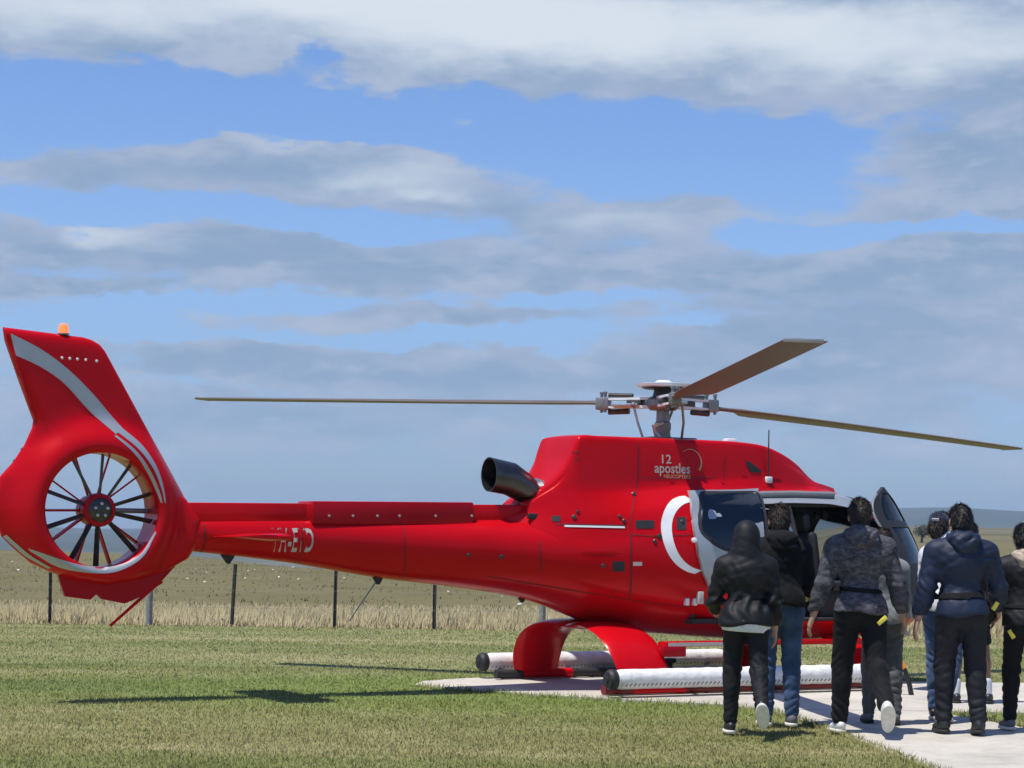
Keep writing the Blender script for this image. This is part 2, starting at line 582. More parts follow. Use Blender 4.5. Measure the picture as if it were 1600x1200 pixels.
def grass_mat(name, stops, dry, patch=0.45, rough=0.7, streak=(0.16, 1.0), thin=0.0, lush=None):
    """Grass colour: broad dry patches, mown streaks and blade to blade change."""
    m = bpy.data.materials.new(name)
    m.use_nodes = True
    nt, N, L, p = nodes_of(m)
    p.inputs['Roughness'].default_value = rough
    p.inputs['Specular IOR Level'].default_value = 0.25
    tc = N.new('ShaderNodeTexCoord')
    mp = N.new('ShaderNodeMapping')
    mp.inputs['Scale'].default_value = (streak[0], streak[1], 1)
    L.new(tc.outputs['Object'], mp.inputs[0])
    n1 = N.new('ShaderNodeTexNoise')
    n1.inputs['Scale'].default_value = patch
    n1.inputs['Detail'].default_value = 7
    n1.inputs['Roughness'].default_value = 0.66
    L.new(mp.outputs[0], n1.inputs['Vector'])
    n2 = N.new('ShaderNodeTexNoise')
    n2.inputs['Scale'].default_value = 9
    n2.inputs['Detail'].default_value = 5
    L.new(mp.outputs[0], n2.inputs['Vector'])
    at = N.new('ShaderNodeAttribute')
    at.attribute_name = 'tint'
    r1 = N.new('ShaderNodeValToRGB')
    while len(r1.color_ramp.elements) < len(stops):
        r1.color_ramp.elements.new(0.5)
    for e, (pos, c) in zip(r1.color_ramp.elements, stops):
        e.position, e.color = pos, c + (1,)
    ad = N.new('ShaderNodeMath')
    ad.operation = 'MULTIPLY_ADD'
    L.new(n2.outputs[0], ad.inputs[0])
    ad.inputs[1].default_value = 0.35
    ad2 = N.new('ShaderNodeMath')
    ad2.operation = 'SUBTRACT'
    L.new(n1.outputs[0], ad2.inputs[0])
    ad2.inputs[1].default_value = 0.175
    L.new(ad2.outputs[0], ad.inputs[2])
    L.new(ad.outputs[0], r1.inputs[0])
    src = r1.outputs[0]
    if lush:                                   # rain running off the pad keeps the turf green round it
        m2 = N.new('ShaderNodeMapping')
        m2.inputs['Location'].default_value = (-1.6 / 7.0, -19.0 / 2.6, 0)
        m2.inputs['Scale'].default_value = (1 / 7.0, 1 / 2.6, 0)
        L.new(tc.outputs['Object'], m2.inputs[0])
        ln = N.new('ShaderNodeVectorMath')
        ln.operation = 'LENGTH'
        L.new(m2.outputs[0], ln.inputs[0])
        a3 = N.new('ShaderNodeMath')
        a3.operation = 'MULTIPLY_ADD'
        L.new(n1.outputs[0], a3.inputs[0])
        a3.inputs[1].default_value = -1.4
        L.new(ln.outputs['Value'], a3.inputs[2])
        mr = N.new('ShaderNodeMapRange')
        mr.inputs[1].default_value, mr.inputs[2].default_value = 0.45, -0.05
        mr.inputs[3].default_value, mr.inputs[4].default_value = 0.0, 0.75
        L.new(a3.outputs[0], mr.inputs[0])
        mg = N.new('ShaderNodeMix')
        mg.data_type = 'RGBA'
        L.new(mr.outputs[0], mg.inputs[0])
        L.new(src, mg.inputs[6])
        mg.inputs[7].default_value = lush + (1,)
        src = mg.outputs[2]
    mx = N.new('ShaderNodeMix')
    mx.data_type = 'RGBA'
    L.new(at.outputs['Fac'], mx.inputs[0])
    L.new(src, mx.inputs[6])
    mx.inputs[7].default_value = dry + (1,)
    L.new(mx.outputs[2], p.inputs['Base Color'])
    if thin:                                   # leaf blades let light through
        tl = N.new('ShaderNodeBsdfTranslucent')
        L.new(mx.outputs[2], tl.inputs['Color'])
        ms = N.new('ShaderNodeMixShader')
        ms.inputs[0].default_value = thin
        L.new(p.outputs[0], ms.inputs[1])
        L.new(tl.outputs[0], ms.inputs[2])
        L.new(ms.outputs[0], N['Material Output'].inputs['Surface'])
    return m


LAWN_STOPS = ((0.36, (0.145, 0.182, 0.052)), (0.46, (0.215, 0.228, 0.082)), (0.54, (0.258, 0.255, 0.108)), (0.66, (0.37, 0.335, 0.175)))
M['lawn'] = grass_mat('mown_lawn', LAWN_STOPS, (0.25, 0.22, 0.12), lush=(0.18, 0.24, 0.055))
BLADE_STOPS = tuple((q, tuple(min(.7, 1.45 * v) for v in c)) for q, c in LAWN_STOPS)
M['sward'] = grass_mat('grass_blade', BLADE_STOPS, (0.36, 0.31, 0.17), thin=0.5, lush=(0.26, 0.34, 0.08))
M['straw'] = grass_mat('long_dry_grass', ((0.36, (0.42, 0.36, 0.19)), (0.5, (0.58, 0.50, 0.29)), (0.64, (0.66, 0.58, 0.37))), (0.72, 0.63, 0.41), patch=0.9, thin=0.5)

M['tuft'] = grass_mat('pasture_tuft', ((0.36, (0.16, 0.14, 0.062)), (0.5, (0.215, 0.183, 0.09)), (0.64, (0.26, 0.22, 0.115))), (0.34, 0.29, 0.16), patch=0.5, thin=0.5)

# ------------------------------------------------------------------ pad and path
PAD = [(-0.92, 19.55), (-0.35, 19.0), (0.42, 18.45), (1.16, 18.05), (1.87, 17.72), (2.20, 17.35),
       (3.62, 17.35), (9.5, 17.05), (9.5, 20.9), (3.9, 20.9), (1.2, 21.1), (0.1, 20.9), (-0.55, 20.4), (-0.86, 20.0)]
PATH = [(2.20, 17.35), (2.36, 16.4), (2.52, 15.2), (2.62, 14.2), (2.74, 13.0), (2.95, 11.5), (3.3, 9.0), (6.2, 9.0), (5.35, 11.5),
        (4.85, 13.2), (4.38, 14.9), (3.98, 16.3), (3.62, 17.35)]


def concrete():
    m = mat('weathered_concrete', (0.545, 0.51, 0.435), 0.9, var=0.13, scale=1.4, bump=0.35, bscale=45, spec=0.2)
    nt, N, L, p = nodes_of(m)
    tc = N.new('ShaderNodeTexCoord')

    def stain(scale, lo, hi, amount):
        n_ = N.new('ShaderNodeTexNoise')
        n_.inputs['Scale'].default_value = scale
        n_.inputs['Detail'].default_value = 9
        n_.inputs['Roughness'].default_value = 0.7
        L.new(tc.outputs['Object'], n_.inputs['Vector'])
        r = N.new('ShaderNodeMapRange')
        r.inputs[1].default_value, r.inputs[2].default_value = lo, hi
        r.inputs[3].default_value, r.inputs[4].default_value = 1 - amount, 1.0
        L.new(n_.outputs[0], r.inputs[0])
        return r.outputs[0]
    src = p.inputs['Base Color'].links[0].from_socket
    for s_ in (stain(0.8, 0.35, 0.62, 0.16), stain(7, 0.36, 0.5, 0.14), stain(60, 0.34, 0.46, 0.22)):
        mx = N.new('ShaderNodeMix')
        mx.data_type = 'RGBA'
        mx.blend_type = 'MULTIPLY'
        mx.inputs[0].default_value = 1.0
        L.new(src, mx.inputs[6])
        L.new(s_, mx.inputs[7])
        src = mx.outputs[2]
    L.new(src, p.inputs['Base Color'])
    return m


M['concrete'] = concrete()


def slab(name, poly, z1):
    bm = bmesh.new()
    top = [bm.verts.new((x, y, z1)) for x, y in poly]
    bot = [bm.verts.new((x, y, -0.05)) for x, y in poly]
    bm.faces.new(top)
    n = len(poly)
    for i in range(n):
        bm.faces.new((bot[i], bot[(i + 1) % n], top[(i + 1) % n], top[i]))
    bmesh.ops.recalc_face_normals(bm, faces=bm.faces)
    me = bpy.data.meshes.new(name)
    bm.to_mesh(me)
    bm.free()
    o = link_mesh(name, me, M['concrete'], smooth=False)
    tag(o, kind='structure')
    return o


slab('helipad', PAD, 0.020)
slab('path', PATH, 0.016)


def inside(px, py, poly):
    r = np.zeros(px.shape, bool)
    n = len(poly)
    for i in range(n):
        x1, y1 = poly[i]
        x2, y2 = poly[(i + 1) % n]
        c = ((y1 > py) != (y2 > py)) & (px < (x2 - x1) * (py - y1) / (y2 - y1 + 1e-12) + x1)
        r ^= c
    return r


LAWN_END = 31.0


def build_lawn():
    xs = np.linspace(-22, 22, 60)
    ys = np.linspace(4, LAWN_END, 50)
    X, Y = np.meshgrid(xs, ys, indexing='ij')
    Z = np.full_like(X, -0.004)
    vs = list(zip(X.ravel(), Y.ravel(), Z.ravel()))
    n = len(ys)
    fs = [(i * n + j, (i + 1) * n + j, (i + 1) * n + j + 1, i * n + j + 1) for i in range(len(xs) - 1) for j in range(n - 1)]
    o = mesh_obj('lawn', vs, fs, M['lawn'])
    tag(o, kind='structure')


build_lawn()


def blades(name, x, y, z, h, w, tint, material, lean=0.35, lean_to=(0.0, 0.0)):
    """One grass blade is one narrow leaning triangle."""
    n = len(x)
    an = RNG.uniform(0, 2 * pi, n)
    la = RNG.uniform(0, 2 * pi, n)
    ll = h * lean * RNG.uniform(0, 1.4, n)
    V = np.empty((n, 3, 3), np.float32)
    dx, dy = np.cos(an) * w / 2, np.sin(an) * w / 2
    V[:, 0] = np.stack([x - dx, y - dy, z], 1)
    V[:, 1] = np.stack([x + dx, y + dy, z], 1)
    V[:, 2] = np.stack([x + np.cos(la) * ll + lean_to[0] * h, y + np.sin(la) * ll + lean_to[1] * h, z + h], 1)
    me = bpy.data.meshes.new(name)
    me.vertices.add(3 * n)
    me.vertices.foreach_set('co', V.ravel())
    me.loops.add(3 * n)
    me.loops.foreach_set('vertex_index', np.arange(3 * n, dtype=np.int32))
    me.polygons.add(n)
    me.polygons.foreach_set('loop_start', np.arange(0, 3 * n, 3, dtype=np.int32))
    me.update(calc_edges=True)
    # shade the sward as a whole rather than each facet
    me.polygons.foreach_set('use_smooth', [True] * n)
    nm = RNG.normal(0, 0.17, (n, 3))
    nm[:, 2] = 1
    nm /= np.linalg.norm(nm, axis=1)[:, None]
    me.normals_split_custom_set_from_vertices(np.repeat(nm, 3, axis=0).tolist())
    a = me.attributes.new('tint', 'FLOAT', 'POINT')
    a.data.foreach_set('value', np.repeat(tint.astype(np.float32), 3))
    o = link_mesh(name, me, material, smooth=False)
    tag(o, kind='stuff')
    return o


def build_grass():
    xs, ys = [], []
    for d0, d1, dens in ((12.0, 15, 4600), (15, 18, 3200), (18, 22, 2000), (22, 27, 1100), (27, LAWN_END, 800)):
        n = int((d1 ** 2 - d0 ** 2) * 0.32 * dens)
        d = np.sqrt(RNG.uniform(d0 ** 2, d1 ** 2, n))
        u = RNG.uniform(-0.32, 0.32, n)
        xs.append(u * d)
        ys.append(d)
    x, y = np.concatenate(xs), np.concatenate(ys)
    keep = ~(inside(x, y, PAD) | inside(x, y, PATH))
    x, y = x[keep], y[keep]
    n = len(x)
    clump = 0.5 + 0.5 * lump(x, y, 2.6, 0.4)
    h = RNG.uniform(0.012, 0.030, n) * (0.75 + 0.5 * clump)
    w = RNG.uniform(0.005, 0.010, n) * (1 + np.maximum(0, y - 18) * 0.05)
    t = np.clip(RNG.normal(0.08, 0.10, n), 0, 0.6)
    blades('grass', x, y, np.full(n, -0.006), h, w, t, M['sward'], 0.8)
    # untrimmed edge against the concrete
    ex, ey = [], []
    for poly, rng_ in ((PAD, (0, 5)), (PATH, (0, 5)), (PATH, (8, 12)), (PAD, (6, 7)), (PAD, (8, 13))):
        for i in range(*rng_):
            (x1, y1), (x2, y2) = poly[i], poly[(i + 1) % len(poly)]
            ln = math.hypot(x2 - x1, y2 - y1)
            k = int(ln * 260)
            t_ = RNG.uniform(0, 1, k)
            ex.append(x1 + (x2 - x1) * t_ + RNG.normal(0, 0.028, k))
            ey.append(y1 + (y2 - y1) * t_ + RNG.normal(0, 0.028, k))
    ex, ey = np.concatenate(ex), np.concatenate(ey)
    n = len(ex)
    blades('edge_grass', ex, ey, np.full(n, 0.0), RNG.uniform(0.03, 0.07, n), RNG.uniform(0.007, 0.012, n),
           np.clip(RNG.normal(0.05, 0.1, n), 0, 0.5), M['sward'], 0.8)
    # unmown strip along the fence and the ragged pasture behind it
    n = 95000
    x = RNG.uniform(-15, 15, n)
    y = LAWN_END - 0.1 + 9.5 * RNG.beta(1.0, 1.5, n)
    tall = sstep(y, LAWN_END - 0.1, LAWN_END + 0.8) * (1 - 0.7 * sstep(y, LAWN_END + 2, LAWN_END + 7))
    h = (0.05 + 0.25 * tall * RNG.uniform(0.35, 1.0, n)) * (0.72 + 0.28 * (0.5 + 0.5 * lump(x, y, 1.4, 0.9)))
    blades('long_grass', x, y, terrain(x, y) - 0.02, h, RNG.uniform(0.012, 0.024, n),
           np.clip(RNG.normal(0.22, 0.22, n), 0, 1), M['straw'], 0.4, (0.12, 0.0))
    # pale tufts scattered over the pasture
    n = 22000
    d = np.sqrt(RNG.uniform(40 ** 2, 100 ** 2, n))
    u = RNG.uniform(-0.30, 0.30, n)
    x, y = u * d, d
    keep = lump(x, y, 0.5, 0.3) + RNG.normal(0, 0.5, n) > 0.0
    x, y = x[keep], y[keep]
    n = len(x)
    blades('pasture_tufts', x, y, terrain(x, y) - 0.02, RNG.uniform(0.03, 0.09, n), RNG.uniform(0.02, 0.045, n),
           np.clip(RNG.normal(0.03, 0.15, n), 0, 0.5), M['tuft'], 0.6, (0.15, 0))


build_grass()


def build_flowers():
    m = mat('white_petals', (0.72, 0.70, 0.62), 0.8)
    b = MB()
    spots = [(306, 900), (318, 901), (392, 898), (402, 901), (425, 897), (435, 903), (386, 912), (466, 912), (530, 897),
             (432, 908), (318, 921), (535, 911), (536, 925), (312, 884), (360, 882), (750, 920), (620, 905), (512, 893), (20, 890), (30, 905),
             (295, 912), (345, 890), (455, 890), (700, 935), (790, 940), (810, 952)]
    for px, py in spots:
        g = ground_at(px, py)
        z = float(terrain(g.x, g.y))
        for _ in range(1):
            c = Vector((g.x + random.gauss(0, .07), g.y + random.gauss(0, .2), z + random.uniform(.10, .22)))
            r = random.uniform(.022, .048)
            b.lathe([(0.0, -r * .5), (r, -r * .1), (r * .8, r * .3), (0.0, r * .5)], c, (random.gauss(0, .3), random.gauss(0, .3), 1), 7)
    o = b.build('wildflowers', m)
    tag(o, kind='stuff')


build_flowers()


def build_fence():
    steel = mat('dark_steel_picket', (0.035, 0.033, 0.03), 0.7, metal=0.2, var=0.3)
    timber = mat('weathered_timber', (0.24, 0.235, 0.225), 0.9, var=0.25, scale=18, bump=0.4)
    wire_m = mat('fence_wire', (0.20, 0.20, 0.20), 0.5, metal=0.7)
    y0 = LAWN_END + 0.12
    root = empty('wire_fence', (0, y0, 0))
    tag(root, 'wire fence of dark steel pickets and grey timber posts behind the helicopter', 'fence')
    pitch = 1.545
    x77 = ground_at(77, 981).x * y0 / ground_at(77, 981).y
    seen = {}
    for i, px in enumerate((77, 232, 362, 522, 678, 846)):
        g = ground_at(px, 986)
        seen[i] = g.x * y0 / g.y
    pitch = (seen[5] - seen[0]) / 5
    first = None
    for i in range(-5, 16):
        x = seen.get(i, x77 + i * pitch + random.uniform(-.04, .04))
        thick = i in (1, 5) or i % 6 == 5 and i > 5
        lean = 0.055 + random.uniform(-.02, .03)
        if thick:
            b = MB().tube([(x, 0, -.1), (x + .01, 0, .45), (x + .02, 0, .98)], [.055, .052, .048], 9)
            b.build('timber_post', timber, root)
        else:
            if first is None:
                b = MB()
                for k in range(3):
                    w = 2 * pi * k / 3 + .4
                    c, s = cos(w), sin(w)
                    vs = []
                    for zz in (-.1, 1.0):
                        for (p, q) in ((0, -.006), (.03, -.006), (.03, .006), (0, .006)):
                            vs.append((c * p - s * q, s * p + c * q, zz))
                    b.add(vs, [(0, 1, 5, 4), (1, 2, 6, 5), (2, 3, 7, 6), (3, 0, 4, 7), (4, 5, 6, 7)])
                first = b.build('picket', steel, root, smooth=False)
                o = first
            else:
                o = first.copy()
                COL.objects.link(o)
            o.location = (x, 0, 0)
            o.rotation_euler = (random.uniform(-.02, .02), lean, random.uniform(0, 2))
            o.scale = (1, 1, random.uniform(.94, 1.02))
    for z in (.28, .55, .80):
        pts = [(x77 + i * pitch, -.02 + random.uniform(-.01, .01), z + random.uniform(-.012, .012)) for i in range(-5, 16)]
        MB().tube(pts, 0.0016, 5).build('wire', wire_m, root)


build_fence()


def build_far_bush():
    """A lone wind-shaped tree out in the right-hand paddock."""
    p = ground_at(1440, 838)
    d = 230.0
    p = Vector((p.x / p.y * d, d, 0))
    z = float(terrain(p.x, p.y))
    root = empty('paddock_tree', (p.x, p.y, z))
    tag(root, 'small grey green tree in the far paddock beside the open helicopter door', 'tree')
    bark = mat('grey_bark', (0.10, 0.085, 0.07), 0.9, var=.3, bump=.3)
    leaf = mat('grey_green_leaves', (0.062, 0.075, 0.048), 0.8, var=.35, scale=3)
    t = MB().tube([(0, 0, -.2), (.05, 0, .5), (.15, 0, 1.1)], [.16, .12, .08], 8)
    for k in range(5):
        w = k * 1.3
        t.tube([(.12, 0, .9), (.3 * cos(w) + .1, .3 * sin(w), 1.3), (.7 * cos(w), .7 * sin(w), 1.6)], [.06, .04, .02], 6)
    t.build('trunk', bark, root)
    V, F = [], []
    for k in range(1100):
        w, u = random.uniform(0, 2 * pi), random.uniform(-1, 1)
        r = random.random() ** .4
        lump_ = 1 + .28 * sin(3 * w + 1) * cos(4 * u)
        c = Vector((1.05 * r * lump_ * cos(w) * sqrt(1 - u * u) + .15, 1.0 * r * lump_ * sin(w) * sqrt(1 - u * u), 1.35 + .75 * r * lump_ * u))
        a = Vector((random.gauss(0, 1), random.gauss(0, 1), random.gauss(0, 1))).normalized() * random.uniform(.06, .12)
        b_ = a.orthogonal().normalized() * random.uniform(.04, .08)
        n0 = len(V)
        V += [c - a, c + b_, c + a, c - b_]
        F.append((n0, n0 + 1, n0 + 2, n0 + 3))
    mesh_obj('crown', V, F, leaf, root, False)


build_far_bush()


def build_haze():
    b = MB().box((-6800, -6800, -100), (6800, 6800, 96))
    m = bpy.data.materials.new('haze_air')
    m.use_nodes = True
    nt, N, L = m.node_tree, m.node_tree.nodes, m.node_tree.links
    N.remove(N['Principled BSDF'])
    v = N.new('ShaderNodeVolumePrincipled')
    v.inputs['Color'].default_value = (0.60, 0.78, 1.0, 1)
    v.inputs['Density'].default_value = 0.00016
    v.inputs['Anisotropy'].default_value = 0.2
    L.new(v.outputs[0], N['Material Output'].inputs['Volume'])
    o = b.build('haze', m, smooth=False)
    tag(o, kind='stuff')


build_haze()

# ------------------------------------------------------------------ helicopter
heli = empty('helicopter', HELI_POS, HELI_YAW)
tag(heli, 'red helicopter with silver doors and shrouded tail fan, parked on the concrete pad', 'helicopter')

ST = [  # x, bottom, top, half width, height of max width, upper and lower exponents
    (-5.05, 1.31, 1.60, .130, 1.46, 2.0, 2.0), (-4.06, 1.21, 1.62, .185, 1.43, 2.0, 2.0), (-3.10, 1.065, 1.63, .255, 1.38, 2.1, 2.0),
    (-2.40, .99, 1.63, .330, 1.34, 2.2, 2.0), (-1.75, .90, 1.65, .445, 1.31, 2.3, 2.0), (-1.35, .80, 1.69, .56, 1.29, 2.3, 2.1),
    (-.90, .65, 1.75, .69, 1.28, 2.4, 2.2), (-.40, .55, 1.83, .80, 1.26, 2.6, 2.4), (0.0, .515, 1.89, .86, 1.24, 2.8, 2.6),
    (.50, .48, 1.94, .89, 1.22, 2.9, 2.8), (1.0, .455, 1.97, .90, 1.20, 2.9, 2.8), (1.5, .445, 1.975, .89, 1.18, 2.9, 2.8),
    (2.0, .45, 1.935, .84, 1.16, 2.7, 2.6), (2.3, .465, 1.87, .775, 1.12, 2.5, 2.4), (2.6, .49, 1.73, .67, 1.06, 2.3, 2.3),
    (2.80, .53, 1.50, .52, 1.0, 2.2, 2.2), (2.95, .58, 1.27, .37, .93, 2.1, 2.1), (3.04, .66, 1.07, .22, .87, 2, 2), (3.09, .78, .92, .06, .85, 2, 2)]


def catmull(xs, ys, x):
    i = max(0, min(len(xs) - 2, int(np.searchsorted(xs, x) - 1)))
    x0, x1 = xs[i], xs[i + 1]
    m0 = (ys[i + 1] - ys[i - 1]) / (xs[i + 1] - xs[i - 1]) if i > 0 else (ys[1] - ys[0]) / (x1 - x0)
    m1 = (ys[i + 2] - ys[i]) / (xs[i + 2] - xs[i]) if i + 2 < len(xs) else (ys[-1] - ys[-2]) / (x1 - x0)
    h = x1 - x0
    t = (x - x0) / h
    return ((2 * t ** 3 - 3 * t ** 2 + 1) * ys[i] + (t ** 3 - 2 * t ** 2 + t) * h * m0
            + (-2 * t ** 3 + 3 * t ** 2) * ys[i + 1] + (t ** 3 - t ** 2) * h * m1)


SX = [s[0] for s in ST]
SC = [[s[k] for s in ST] for k in range(1, 7)]


def station(x):
    return [catmull(SX, c, x) for c in SC]


def hull_top_z(x, w):
    zb, zt, hw, zm, eu, el_ = station(x)
    t = min(0.999, abs(w) / hw)
    return zm + (zt - zm) * (1 - t ** eu) ** (1 / eu)


NSEC = 72


def section(x):
    zb, zt, hw, zm, eu, el_ = station(x)
    ring = []
    for k in range(NSEC):
        w = 2 * pi * k / NSEC            # 0 = top, going to starboard (-y)
        s_, c_ = sin(w), cos(w)
        e = eu if c_ >= 0 else el_
        h = (zt - zm) if c_ >= 0 else (zm - zb)
        y = -hw * math.copysign(abs(s_) ** (2 / e), s_)
        z = zm + h * math.copysign(abs(c_) ** (2 / e), c_)
        ring.append((x, y, z))
    return ring


XS = sorted(set([round(v, 4) for v in np.concatenate([np.linspace(-5.05, -1.8, 30), np.linspace(-1.75, 2.3, 68), np.linspace(2.35, 3.09, 24)])]))
rings = [section(x) for x in XS]
HV = [p for r in rings for p in r]
HF = []
for i in range(len(XS) - 1):
    for k in range(NSEC):
        k2 = (k + 1) % NSEC
        HF.append((i * NSEC + k, i * NSEC + k2, (i + 1) * NSEC + k2, (i + 1) * NSEC + k))
HF.append(tuple(range(NSEC))[::-1])
HF.append(tuple((len(XS) - 1) * NSEC + k for k in range(NSEC)))

# engine cowling: a hump with near vertical sides that flares into the hull
CW = [  # x, top z, top half width, crease half width, crease z, shoulder half width, foot half width
    (-1.70, 1.80, .20, .24, 1.74, .30, .36), (-1.56, 1.92, .27, .31, 1.82, .38, .45), (-1.42, 2.05, .33, .37, 1.86, .45, .53), (-1.31, 2.20, .36, .40, 1.885, .49, .57),
    (-1.255, 2.34, .375, .415, 1.895, .505, .59), (-1.21, 2.43, .38, .425, 1.90, .52, .605), (-.98, 2.44, .395, .45, 1.90, .585, .67), (-.6, 2.44, .41, .46, 1.92, .64, .74),
    (-.2, 2.44, .42, .465, 1.96, .645, .745), (.2, 2.44, .42, .465, 2.01, .575, .64), (.6, 2.435, .41, .455, 2.045, .52, .57),
    (.9, 2.41, .39, .435, 2.05, .485, .535), (1.15, 2.34, .355, .405, 2.045, .445, .495), (1.37, 2.24, .31, .36, 2.035, .395, .45), (1.56, 2.12, .255, .30, 2.02, .38, .48),
    (1.75, 2.045, .19, .23, 2.0, .29, .39), (1.95, 1.99, .10, .13, 1.97, .18, .26)]
CX = [c[0] for c in CW]
CC = [[c[k] for c in CW] for k in range(1, 7)]


def cowl_half(x):
    zt, wt, wc, zc, ws, wf = [catmull(CX, c, x) for c in CC]
    e = .035
    zs = hull_top_z(x, ws)
    zs = zs + .33 * max(0.0, zc - zs)
    zf = hull_top_z(x, wf) - .012
    zmid = (zt + zc) / 2
    ctrl = [(0, zt), (wt * .5, zt - .003), (wt - e, zt - .012), (wt - e * .25, zt - .032), (wt + .004, zt - .075), (wt * .5 + wc * .5, zmid),
            (wc, zc + .03), (wc * .55 + ws * .45, zc * .6 + zs * .4), (ws, zs), (wf * .65 + ws * .35, zf * .6 + zs * .4), (wf, zf), (wf - .03, zf - .05)]
    L_ = [0]
    for a, b in zip(ctrl, ctrl[1:]):
        L_.append(L_[-1] + math.hypot(b[0] - a[0], b[1] - a[1]) + 1e-5)
    out = []
    n = 40
    # fixed number of samples between named points keeps rows aligned along x
    per = [3, 3, 3, 3, 5, 5, 5, 5, 4, 3, 2]
    for i, cnt in enumerate(per):
        for j in range(cnt):
            s_ = L_[i] + (L_[i + 1] - L_[i]) * j / cnt
            out.append((catmull(L_, [c[0] for c in ctrl], s_), catmull(L_, [c[1] for c in ctrl], s_)))
    out.append(ctrl[-1])
    return out


CXS = np.concatenate([np.linspace(-1.70, -1.32, 12), np.linspace(-1.3, -1.2, 9), np.linspace(-1.16, .9, 42), np.linspace(.94, 1.95, 26)])
cr = []
for x in CXS:
    hlf = cowl_half(float(x))
    star = [(x, -w, z) for w, z in hlf]
    port = [(x, w, z) for w, z in hlf[1:]][::-1]
    cr.append(port + star)
nC = len(cr[0])
CV = [p for r in cr for p in r]
CF = [(i * nC + k, i * nC + k + 1, (i + 1) * nC + k + 1, (i + 1) * nC + k) for i in range(len(cr) - 1) for k in range(nC - 1)]
CF.append(tuple(range(nC))[::-1])
CF.append(tuple((len(cr) - 1) * nC + k for k in range(nC)))

# fan shroud with the fin above it, one body round the duct
FC = hp(150, 797)
FR = 0.487
out_px = [(291, 783), (225, 662), (175, 570), (163, 548), (155, 538), (143, 531), (130, 527), (60, 518), (4, 511), (7, 530), (26, 585), (46, 640), (52, 656), (50, 668), (38, 695), (20, 722), (0, 744),
          (-8, 768), (-10, 800), (2, 838), (22, 858), (48, 880), (78, 894), (115, 907), (165, 914), (210, 908), (258, 893), (292, 873), (310, 845), (312, 812)]
OUT = [hp(*p) for p in out_px]


def ray_out(th):
    dx, dz = cos(th), sin(th)
    best = None
    n = len(OUT)
    for i in range(n):
        (x1, z1), (x2, z2) = OUT[i], OUT[(i + 1) % n]
        x1, z1, x2, z2 = x1 - FC[0], z1 - FC[1], x2 - FC[0], z2 - FC[1]
        den = dx * (z2 - z1) - dz * (x2 - x1)
        if abs(den) < 1e-9:
            continue
        t = (x1 * (z2 - z1) - z1 * (x2 - x1)) / den
        s_ = (x1 * dz - z1 * dx) / den
        if t > 0 and -1e-6 <= s_ <= 1 + 1e-6 and (best is None or t > best):
            best = t
    return best


def build_shroud_geo():
    th = [2 * pi * k / 240 for k in range(240)]
    for p in OUT:                       # keep the corners crisp
        a = atan2(p[1] - FC[1], p[0] - FC[0]) % (2 * pi)
        th.append(a)
    th = sorted(set(round(t, 5) for t in th))
    ro = [ray_out(t) for t in th]
    fr = [0, .03, .07, .12, .18, .25, .32, .40, .48, .56, .64, .72, .80, .86, .91, .95, .975, .99, 1.0]
    edge_pts = [(FC[0] + cos(t) * r, FC[1] + sin(t) * r) for t, r in zip(th, ro)]
    EP = np.array(edge_pts)

    def half(x, z):
        r = math.hypot(x - FC[0], z - FC[1])
        t = max(0, min(1, (r - .555) / .27))
        b = .062 + .150 * (1 - t * t * (3 - 2 * t))
        fwd = max(0, min(1, (x + 5.35) / .45))       # meets the boom
        if z < 1.76:
            b = max(b, .062 + .085 * fwd)
        e = float(np.min(np.hypot(EP[:, 0] - x, EP[:, 1] - z)))
        wd = .10
        q = min(1, e / wd)
        b *= sqrt(max(0, 1 - (1 - q) ** 2)) * .96 + .04
        lip = max(0, min(1, (r - FR) / .05))         # rounded duct mouth
        return b - .028 * (1 - lip) ** 2
    n, k = len(th), len(fr)
    V, F = [], []
    for side in (-1, 1):
        for i, t in enumerate(th):
            for f in fr:
                r = FR + (ro[i] - FR) * f
                x, z = FC[0] + cos(t) * r, FC[1] + sin(t) * r
                V.append((x, side * half(x, z), z))
    off = n * k
    for i in range(n):
        i2 = (i + 1) % n
        for j in range(k - 1):
            a, b, c, d = i * k + j, i2 * k + j, i2 * k + j + 1, i * k + j + 1
            F.append((a, d, c, b))
            F.append((off + a, off + b, off + c, off + d))
        F.append((i * k + k - 1, off + i * k + k - 1, off + i2 * k + k - 1, i2 * k + k - 1))
        F.append((i * k, i2 * k, off + i2 * k, off + i * k))
    return V, F


TV, TF = build_shroud_geo()


def bvh(*geo):
    v, f = [], []
    for gv, gf in geo:
        b = len(v)
        v += [Vector(p) for p in gv]
        f += [tuple(b + i for i in q) for q in gf]
    return BVHTree.FromPolygons(v, f)


SKIN = bvh((HV, HF), (CV, CF), (TV, TF))


def skin(x, z, off=0.004, side=-1):
    """A point standing just proud of the painted skin, seen from one side."""
    hit, nrm, _, _ = SKIN.ray_cast(Vector((x, side * 4.0, z)), Vector((0, -side, 0)))
    if hit is None:
        hit, nrm, _, _ = SKIN.find_nearest(Vector((x, side * 1.0, z)))
        if nrm.y * side < 0:
            nrm = -nrm
    if nrm.y * side < 0:
        nrm = -nrm
    return hit + nrm * off, nrm


def resample(pts, n):
    L_ = [0]
    for a, b in zip(pts, pts[1:]):
        L_.append(L_[-1] + math.hypot(b[0] - a[0], b[1] - a[1]))
    out = []
    for i in range(n):
        s_ = L_[-1] * i / (n - 1)
        j = max(0, min(len(pts) - 2, int(np.searchsorted(L_, s_) - 1)))
        t = (s_ - L_[j]) / max(1e-9, L_[j + 1] - L_[j])
        out.append((pts[j][0] + (pts[j + 1][0] - pts[j][0]) * t, pts[j][1] + (pts[j + 1][1] - pts[j][1]) * t))
    return out


